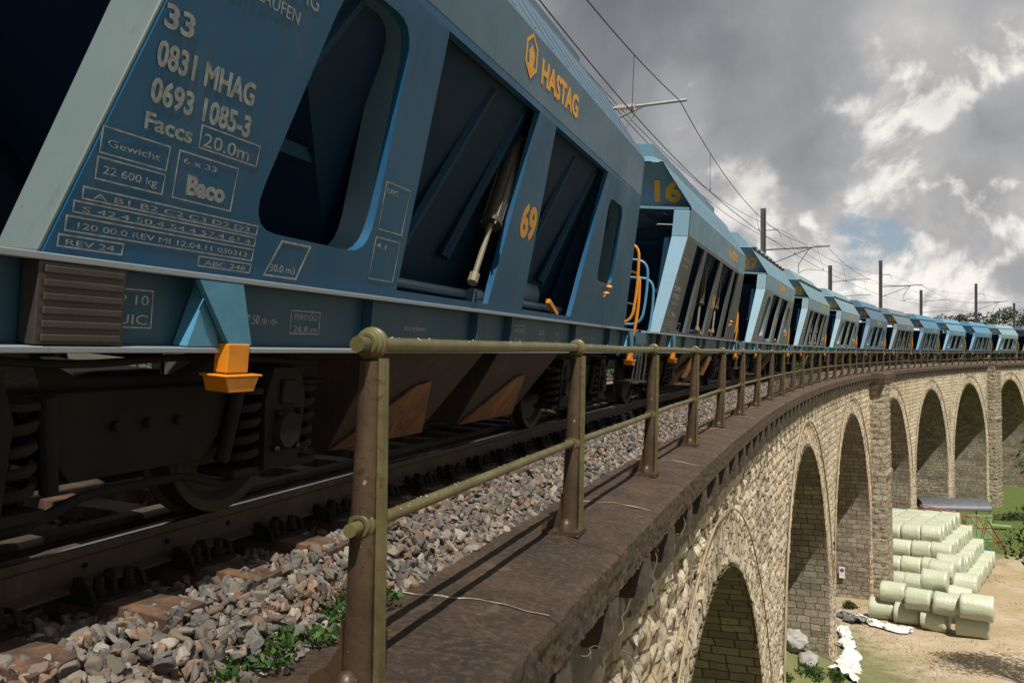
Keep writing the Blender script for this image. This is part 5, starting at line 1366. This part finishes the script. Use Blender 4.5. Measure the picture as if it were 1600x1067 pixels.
def tree(loc, height, crown, label, seed, n=2600, leafsz=.16, mat=LEAFD, trunk_r=.18, group=None, cen=None):
    rg = random.Random(seed); root = empty('broadleaf_tree', loc); tag(root, label, 'tree', group)
    m = MB(); tips = []
    top = Vector((rg.uniform(-.3, .3), rg.uniform(-.3, .3), height * .62))
    m.tube([Vector((0, 0, 0)), Vector((0.05, 0, height * .3)), top], [trunk_r, trunk_r * .8, trunk_r * .4], 8)
    cents = []
    for i in range(22):
        z = height * rg.uniform(.38, .97); q = rg.uniform(0, 2 * math.pi); f = math.sin(math.pi * min(1, max(.12, (z / height - .25) / .75)))
        rr = crown * f * rg.uniform(.25, .95) ** .8; e_ = Vector((rr * math.cos(q), rr * math.sin(q), z)); b0 = Vector((0, 0, height * rg.uniform(.25, .6)))
        m.tube([b0, b0.lerp(e_, .5) + Vector((0, 0, .2)), e_], [trunk_r * .35, trunk_r * .2, trunk_r * .06], 5)
        cents.append((e_, crown * rg.uniform(.20, .42)))
    m.build('trunk', BARK, root, 50)
    V, F, A = leaves(n, cents, leafsz, .8, seed)
    o = mesh_np('crown', V, F, mat, A, parent=root); return root
# tree right of the yard, whose crown reaches into the frame and shades the ground
tree(Vector((23.7, 37.2, float(gz(24, 37)))), 12.0, 4.2, 'leafy tree at the right edge, only a few branches reaching into view', 5, 5200, .12, LEAF, .2)
# trees beyond the train
for k, (px, d, hh, cr_) in enumerate(((1478, 230, 10.5, 5), (1500, 240, 9.5, 4), (1528, 235, 11.5, 4.5), (1552, 225, 11.2, 5.5), (1580, 215, 13.5, 6.5), (1612, 222, 11.5, 6), (1462, 250, 8.5, 4))):
    x = (px - 800) / 1400 * d; zt = (551.66 - 487) / 1400 * d
    tree(Vector((x, d, zt - 13.6 + (hh - 11) * .35)), 13.0, cr_, ['round tree beyond the train, left of the tall right hand mast', 'small tree beyond the train, second from the left', 'spiky tree directly behind the tall right hand mast', 'broad tree just right of the tall right hand mast', 'tallest bushy tree beyond the train near the right edge', 'tree at the very right edge of the picture', 'tiny treetop, leftmost beyond the train'][k], 30 + k, 1500, .34, LEAFD, .25, 'trees beyond the train')
# far hillside they stand on
m = MB(); pts = []
for i in range(30):
    x = -200 + i * 30; pts.append((x, 260 + 20 * math.sin(i), -1 + 3 * math.sin(i * .7))); 
hx = np.linspace(-300, 700, 60); hy = np.array([175, 200, 230, 300, 500]); XX, YY = np.meshgrid(hx, hy)
ZZ = np.array([-19, -12, -1, 5, 8])[:, None] + 2.0 * np.sin(XX * .03) * (np.array([0, .5, 1, 1, 1])[:, None]) + 0 * XX
ix = np.arange(XX.size).reshape(XX.shape); F = np.stack([ix[:-1, :-1], ix[:-1, 1:], ix[1:, 1:], ix[1:, :-1]], -1).reshape(-1, 4)
tag(mesh_np('hill', np.stack([XX, YY, ZZ], -1).reshape(-1, 3), F, plain('hill_grass', (.06, .075, .03), .95, sc=.2), smooth=True), kind='structure')

def gp(px, py, up=0.0):
    h = -15.8
    for _ in range(6):
        p = ray_h(px, py, h); h = float(gz(p.x, p.y)) + up
    return ray_h(px, py, h)
BOULD = plain('boulder_stone', (.26, .25, .23), .9, sc=2.5, bump=.6)
# dark wood on the slope on the far side of the viaduct
rgw = np.random.default_rng(5); cw = []
for i in range(170):
    o_ = rgw.uniform(24, 46); s_ = rgw.uniform(-35, 150); r_ = rgw.uniform(1.6, 3.2); cw.append((P(o_, s_, rgw.uniform(-9, -1.9) if o_ < 34 else rgw.uniform(-3, -.6)), r_))
V, F, A = leaves(26000, cw, .42, .9, 12); tag(mesh_np('wood', V, F, LEAFD, A), 'dark wood beyond the track, glimpsed under the wagons', 'wood', kind='stuff')
SS, OO = np.meshgrid(np.arange(-60, 175, 5.0), np.array([14., 22, 30, 42, 80])); HH = np.array([-17., -9, -3.2, .3, .8])[:, None] + .3 * np.sin(SS * .21)
ix = np.arange(SS.size).reshape(SS.shape); F = np.stack([ix[:-1, :-1], ix[:-1, 1:], ix[1:, 1:], ix[1:, :-1]], -1).reshape(-1, 4)
tag(mesh_np('slope', PN(OO, SS, HH).reshape(-1, 3), F, plain('slope_soil', (.03, .035, .018), .95, sc=.4), smooth=True), kind='structure')

# boulders inside the second arch
for k, (oo_, ss_, r, lab) in enumerate(((2.7, 41.9, .62, 'large pale boulder at the foot of the second pier'), (3.6, 42.2, .42, 'smaller grey boulder left of the large pale one'), (1.9, 41.2, .45, 'grey boulder right of the large pale one'))):
    bp_ = P(oo_, ss_, 0); bp_.z = float(gz(bp_.x, bp_.y)) + r * .4
    bm = bmesh.new(); bmesh.ops.create_icosphere(bm, subdivisions=4, radius=r)
    for v in bm.verts: v.co += v.co.normalized() * (mnoise.noise(v.co * 1.3 + Vector((k * 9, 0, 0))) * .35 + mnoise.noise(v.co * 3.2 + Vector((k * 5, 0, 0))) * .26 + mnoise.noise(v.co * 9) * .08) * r; v.co.z *= .75
    me = bpy.data.meshes.new('boulder'); bm.to_mesh(me); bm.free(); o = finish('boulder', me, BOULD, None, 30); o.location = bp_; tag(o, lab, 'boulder', 'boulders at the pier foot')

# bushes and weeds by the piers and around the bales
for k, (px, py, r, lab) in enumerate(((1440, 888, .9, 'bush with white flowers squeezed between pier and bales'), (1250, 1058, .8, 'leafy bush at the foot of the second pier, bottom edge'), (1290, 1060, .6, 'leafy bush beside the white tarpaulin, bottom edge'),
        (1335, 950, .7, 'dark grass clump at the foot of the pilaster pier'), (1418, 968, .35, 'small weed in front of the front row of bales'), (1524, 822, 1.3, 'dark shrubs at the foot of the far pilaster'), (1575, 812, 1.4, 'dark shrubs under the rightmost arch'))):
    p = gp(px, py); shrub('bush', lab, 'bush', [(p + Vector((random.uniform(-r, r), random.uniform(-r * .4, r * .4), random.uniform(.05, .4) * r)), r * .55) for _ in range(5)], 700, .07 if k < 5 else .13, LEAF if k not in (3, 5, 6) else LEAFD, 60 + k)
# short grass over the bank and dry weeds on the dirt
n = 60000; rg = np.random.default_rng(77)
gxx = rg.uniform(17, 62, n); gyy = rg.uniform(36, 108, n)
mask = ((gyy + 7 * fbm(gxx * .15, gyy * .15, 3, 2) > 81) | (fbm(gxx * .5, gyy * .5, 4, 3) > .56) | (gxx < 20.5 + 3 * fbm(gxx, gyy, 2, 8)))
gxx, gyy = gxx[mask], gyy[mask]; n = len(gxx); b0 = np.stack([gxx, gyy, gz(gxx, gyy)], -1)
a = rg.uniform(0, 2 * np.pi, n); w_ = np.stack([np.cos(a), np.sin(a), 0 * a], -1) * .022; t_ = np.stack([rg.normal(size=n) * .04, rg.normal(size=n) * .04, rg.uniform(.03, .12, n)], -1)
V = np.stack([b0 - w_, b0 + w_, b0 + t_], 1).reshape(-1, 3); tt = np.repeat(rg.uniform(0, 1, n), 3)
tag(mesh_np('grass', V, np.arange(n * 3).reshape(n, 3), leaf('grass_blades', (.08, .11, .025), (.30, .25, .11)), np.stack([tt] * 3, -1)), 'short green and dry grass over the yard and the bank', 'grass', kind='stuff')

# ------------------------------------------------------------------ wrapped bales
def bale_mesh(seed, crumple=0.0):
    m = MB(); n = 44; prof = [(0, -.62), (.30, -.635), (.48, -.62), (.575, -.60), (.602, -.56), (.607, -.42), (.612, -.2), (.612, 0), (.612, .2), (.607, .42), (.602, .56), (.575, .60), (.48, .62), (.30, .635), (0, .62)]
    m.lathe(prof, 'x', n); me = m.mesh('bale')
    o = Vector((seed * 3.7, seed * 1.3, 0))
    for v in me.vertices:
        c = v.co; k = .035 + crumple; d = mnoise.noise(c * 1.6 + o) * k + mnoise.noise(c * 5 + o) * (.014 + crumple * .35) + mnoise.noise(Vector((c.x * 1.2, c.y * 9, c.z * 9)) + o) * .022 + (.02 * abs(math.sin(c.x * 9 + c.y * 4 + seed)) if abs(c.x) > .45 else 0)
        r = Vector((c.x * .3, c.y, c.z)); r.normalize() if r.length > 0 else None
        v.co = c + r * d
    me.materials.append(BALE); me.polygons.foreach_set('use_smooth', [True] * len(me.polygons)); return me
BM = [bale_mesh(i) for i in range(6)]; BC = bale_mesh(9, .05)
nb = 0
def put_bale(p, yaw, label, group, me=None, tilt=0.0, roll=0.0):
    global nb
    o = bpy.data.objects.new('wrapped_bale', me or BM[nb % 6]); COL.objects.link(o); o.location = p
    o.rotation_euler = (random.uniform(0, 6.28), tilt, yaw); k_ = random.uniform(.95, 1.04); o.scale = (random.uniform(.97, 1.06), k_, k_); g_ = random.uniform(.25, .6); o.color = (g_, g_ * 1.02, g_ * .75, 1)
    tag(o, label, 'bale', group); nb += 1; return o
AX = Vector((.835, -.55, 0)); DX = Vector((.55, .835, 0)); yaw0 = math.atan2(AX.y, AX.x)
org = gp(1523, 934); org.z = 0       # right end of the front row on the ground
LEN, DIA = 1.27, 1.17
tiers = [(0, 12, 5), (1, 11, 5), (2, 10, 5), (3, 9, 4)]
for t, nr, nc in tiers:
    for r in range(nr):
        for c in range(nc):
            if t < 3 and 0 < r < nr - 1 and c > 1 and t < 3: continue      # buried in the heap, never seen
            p = org + DX * (DIA * (r + .5 * t + .3)) - AX * (LEN * (c + .5) + .75 * t) ; z = float(gz(p.x, p.y)) + .57 + 1.03 * t
            p = Vector((p.x + random.uniform(-.05, .05), p.y + random.uniform(-.03, .03), z))
            word = ['bottom', 'second', 'third', 'top'][t]; side = ['right end', 'second from right', 'third from right', 'fourth from right', 'fifth from right'][c]
            put_bale(p, yaw0 + random.uniform(-.04, .04), f'wrapped bale, {word} tier of the big stack, {ORD(r)} row back, {side}', 'bales of the big stack', tilt=random.uniform(-.03, .03))
loose = [(1378, 950, .58, -.05, 0, 'leftmost bale of the front ground row, beside the white sheeting'), (1418, 958, .58, -.12, 0, 'second bale from the left in the front ground row, weed before it'),
         (1462, 968, .56, -.25, 1, 'crumpled bale with loose torn film, third in the front ground row'), (1520, 976, .58, -.05, 0, 'rightmost bale of the front ground row'),
         (1396, 925, 1.62, -.12, 0, 'leftmost bale lying on top of the front row'), (1437, 936, 1.60, -.22, 0, 'tilted bale on the front row, second from the left'),
         (1480, 944, 1.60, -.06, 0, 'bale on the front row, third from the left'), (1526, 948, 1.60, -.02, 0, 'bale on top of the rightmost front bale'),
         (1461, 907, 2.6, -.12, 0, 'bale on the third layer of the front heap'), (1472, 893, 2.9, -.16, 0, 'bale leaning behind the third layer of the front heap'),
         (1484, 882, 3.2, -.14, 0, 'highest loose bale of the front heap'), (1497, 932, 1.6, -.06, 0, 'bale behind the third and fourth upper front bales'),
         (1503, 913, 2.0, -.05, 0, 'bale in the gap right of the third layer'), (1432, 912, 1.6, -.1, 0, 'small looking bale half hidden behind the leftmost upper bale')]
for k, (px, py, up, dy, cr_, lab) in enumerate(loose):
    p = gp(px, py, up * (1.1 if px > 1500 else 1.0)); p.z -= .0; o = put_bale(p, yaw0 + dy + .12, 'pale green wrapped ' + lab, 'loose bales in front of the stack', BC if cr_ else None, tilt=.0 if up < 1 else random.uniform(-.05, .12)); o.scale = (1.32, 1.13, 1.12) if px > 1500 else (1.10, 1.02, 1.02)

# ------------------------------------------------------------------ white sheeting on the ground
def sheet(name, label, ctrl, wid, seed, mat):
    n = 90; m = 26; V = []; rg = np.random.default_rng(seed)
    P0 = [gp(*c) for c in ctrl]; L_ = [0]
    for a, b in zip(P0[:-1], P0[1:]): L_.append(L_[-1] + (b - a).length)
    U = np.linspace(0, L_[-1], n); X_ = np.interp(U, L_, [p.x for p in P0]); Y_ = np.interp(U, L_, [p.y for p in P0])
    tx = np.gradient(X_); ty = np.gradient(Y_); ll = np.hypot(tx, ty); tx /= ll; ty /= ll
    Wd = np.linspace(-.5, .5, m); UU, WW = np.meshgrid(U, Wd, indexing='ij')
    wv = wid * (.35 + 1.5 * fbm(U * .9, U * 0, 3, seed))[:, None]
    x = X_[:, None] - ty[:, None] * WW * wv + .7 * (fbm(UU * 1.5, WW * 4, 3, seed + 3) - .5); y = Y_[:, None] + tx[:, None] * WW * wv + .3 * (fbm(UU * 1.5, WW * 4, 3, seed + 4) - .5)
    fold = np.abs(fbm(UU * 2.6, WW * wv * 3.2, 4, seed + 5) - .5) * 2
    z = gz(x, y) + .06 + .30 * (1 - fold) ** 3 * (1 - (2 * WW) ** 4) + .05 * fbm(UU * 9, WW * 14, 3, seed + 7)
    ix = np.arange(n * m).reshape(n, m); F = np.stack([ix[:-1, :-1], ix[:-1, 1:], ix[1:, 1:], ix[1:, :-1]], -1).reshape(-1, 4)
    return tag(mesh_np(name, np.stack([x, y, z], -1).reshape(-1, 3), F, mat, smooth=True), label, 'plastic sheet')
WHITE = plain('white_film', (.62, .61, .57), .45, var=.12, sc=3, bump=.2)
sheet('plastic_sheet', 'crumpled white plastic sheet running down beside the near pier', [(1320, 985), (1324, 1005), (1330, 1030), (1324, 1062)], 1.1, 3, WHITE)
sheet('plastic_sheet', 'long strip of crumpled white plastic lying in front of the bales', [(1338, 966), (1365, 976), (1395, 984), (1424, 990)], .8, 8, WHITE)
sheet('plastic_sheet', 'dark grey plastic strip beside the white one near the pier foot', [(1316, 962), (1330, 968), (1345, 975)], .8, 13, plain('grey_film', (.10, .10, .095), .5))

# ------------------------------------------------------------------ no-parking sign on the pier
sg = empty('no_parking_sign', P(3.0, 62.64, -14.47), (0, 0, head(62.66))); sg.scale = (1, .56, .56)
tag(sg, 'small round blue and red no parking sign with a white plate on the pier wall', 'sign')
def disc(r, y0, y1, mat, nm, z=0.45, parent=sg):
    m = MB(); m.lathe([(0, y0), (r, y0), (r, y1), (0, y1)], 'x', 28, (0, 0, z)); return m.build(nm, mat, parent, 30)
SR_ = plain('sign_red', (.45, .03, .03), .5, bump=0); SB_ = plain('sign_blue', (.02, .06, .30), .5, bump=0); SW_ = plain('sign_white', (.62, .62, .60), .5, var=.05, bump=0)
m = MB(); m.box(-.01, 0, -.30, .30, -.45, .85); m.build('back_plate', SW_, sg, bevel=.004)
disc(.25, -.012, -.0105, SR_, 'red_ring'); disc(.19, -.016, -.013, SB_, 'blue_disc')
m = MB(); m.hexa([(-.018, -.16, .33), (-.018, -.12, .29), (-.018, .16, .57), (-.018, .12, .61), (-.0165, -.16, .33), (-.0165, -.12, .29), (-.0165, .16, .57), (-.0165, .12, .61)]); m.build('red_bar', SR_, sg)
ms = [text_mesh(t, .085, lambda a, b, z, i=i: (-.0112 - z, .24 - a, .05 - .12 * i + b), width=.46) for i, t in enumerate(('Privat', 'Parkieren', 'verboten'))]
finish('lettering', join_meshes(ms, 'l'), UNDER, sg)

# ------------------------------------------------------------------ shelter and machines by the far pier
sh = empty('open_shelter', (41.4, 84.5, float(gz(41.4, 84.5)))); sh.scale = (1.12, 1.12, 1.12)
tag(sh, 'open shelter with a curved grey sheet roof standing against the far arches', 'shelter'); hd = head(100)
sh.rotation_euler = (0, 0, -.12)
m = MB(); n = 14; Ls = 2.7
vs = []; 
for i in range(n + 1):
    a = math.pi * (i / n) ; y = -1.5 * math.cos(a); z = 2.6 + .75 * math.sin(a); vs += [(-Ls, y, z), (Ls, y, z), (-Ls, y * .97, z - .05), (Ls, y * .97, z - .05)]
for i in range(n): k = i * 4; m.add([vs[k], vs[k + 1], vs[k + 5], vs[k + 4], vs[k + 2], vs[k + 3], vs[k + 7], vs[k + 6]], [(0, 1, 2, 3), (7, 6, 5, 4), (0, 4, 5, 1), (3, 2, 6, 7), (1, 5, 6, 2), (0, 3, 7, 4)])
GREY = plain('grey_roof_sheet', (.07, .075, .085), .5, var=.2, sc=1.5)
m.build('roof', GREY, sh, 40)
for e in (-1, 1):
    m = MB(); m.add([(e * (Ls - .01), -1.5 * math.cos(math.pi * i / n), 2.6 + .75 * math.sin(math.pi * i / n)) for i in range(n + 1)], [tuple(range(n + 1))]); m.build('gable', GREY, sh)
for x in (-2.55, 0, 2.55):
    for y in (-1.4, 1.4): m = MB(); m.box(x - .05, x + .05, y - .05, y + .05, -.3, 2.62); m.build('post', MAST, sh)
GREENP = plain('green_board', (.16, .26, .10), .6, var=.2, sc=2)
m = MB()
for i in range(5): m.box(.65 + i * .42, 1.03 + i * .42, -1.50, -1.46, 0, 2.3)
for z in (.3, 1.2, 2.1): m.box(.65, 2.7, -1.54, -1.501, z, z + .07)
m.build('board_wall', GREENP, sh)
rt = empty('farm_machine', (39.2, 77.0, float(gz(39.2, 77.0))), (0, 0, hd - 1.30)); rt.scale = (.72, .8, .95); tag(rt, 'rusty red lattice frame of an old farm machine leaning beside the bales', 'farm machine')
RED = plain('old_red_paint', (.20, .035, .022), .6, var=.3, sc=3); TEAL = plain('teal_paint', (.02, .17, .15), .5, var=.3, sc=2)
m = MB(); A0 = [(-5, -.6, 3.2), (-5, .6, 3.2), (2.2, -.6, 1.7), (2.2, .6, 1.7)]
def seg(a, b, r=.045): m.tube([a, b], r, 5)
for y in (-.6, .6):
    seg((-5.2, y, 3.9), (2.0, y, 3.0)); seg((-5.2, y, 3.2), (2.0, y, 2.0)); seg((2.0, y, 3.0), (4.0, y, .3)); seg((2.0, y, 3.0), (1.1, y, 0)); seg((2.0, y, 2.0), (4.2, y, .25)); seg((-5.2, y, 3.9), (-6.0, y, 1.4))
    for i in range(7):
        x0 = -5.2 + i * 1.03; z0 = 3.9 - .125 * i * 1.03; z1 = 3.2 - .167 * (i + 1) * 1.03; seg((x0, y, z0), (x0 + 1.03, y, z1), .03); seg((x0, y, z0), (x0, y, 3.2 - .167 * i * 1.03), .03)
for i in range(8): x0 = -5.2 + i * 1.03; seg((x0, -.6, 3.9 - .129 * i), (x0, .6, 3.9 - .129 * i), .03)
seg((1.1, -.6, 0), (1.1, .6, 0)); seg((3.2, -.6, 1.2), (1.3, -.6, .4), .04); seg((3.6, -.6, .6), (3.6, .6, .6), .03)
m.build('lattice_frame', RED, rt)
m = MB(); m.hexa([(-1.6, -.7, .6), (2.4, -.7, .3), (2.4, .7, .3), (-1.6, .7, .6), (-1.6, -.7, 1.3), (1.6, -.7, .9), (1.6, .7, .9), (-1.6, .7, 1.3)]); m.build('hopper_tray', TEAL, rt, bevel=.03)
m = MB(); m.lathe([(.1, -.1), (.35, -.12), (.42, -.06), (.42, .06), (.35, .12), (.1, .1)], 'y', 18, (.4, -1.0, .42)); m.lathe([(.1, -.1), (.35, -.12), (.42, -.06), (.42, .06), (.35, .12), (.1, .1)], 'y', 18, (-1.9, -1.0, .42)); m.build('wheel', UNDER, rt, 40)
pf = MB(); pf.box(-1.6, 1.6, -.5, .5, .35, .43)
for x in (-1.3, 1.3):
    for y in (-.4, .4): pf.box(x - .05, x + .05, y - .05, y + .05, 0, .35)
o = pf.build('wooden_bench', GREENP); p = gp(1552, 826); o.location = p; o.rotation_euler = (0, 0, -.5); tag(o, 'low green bench on the grass below the far pilaster', 'bench')
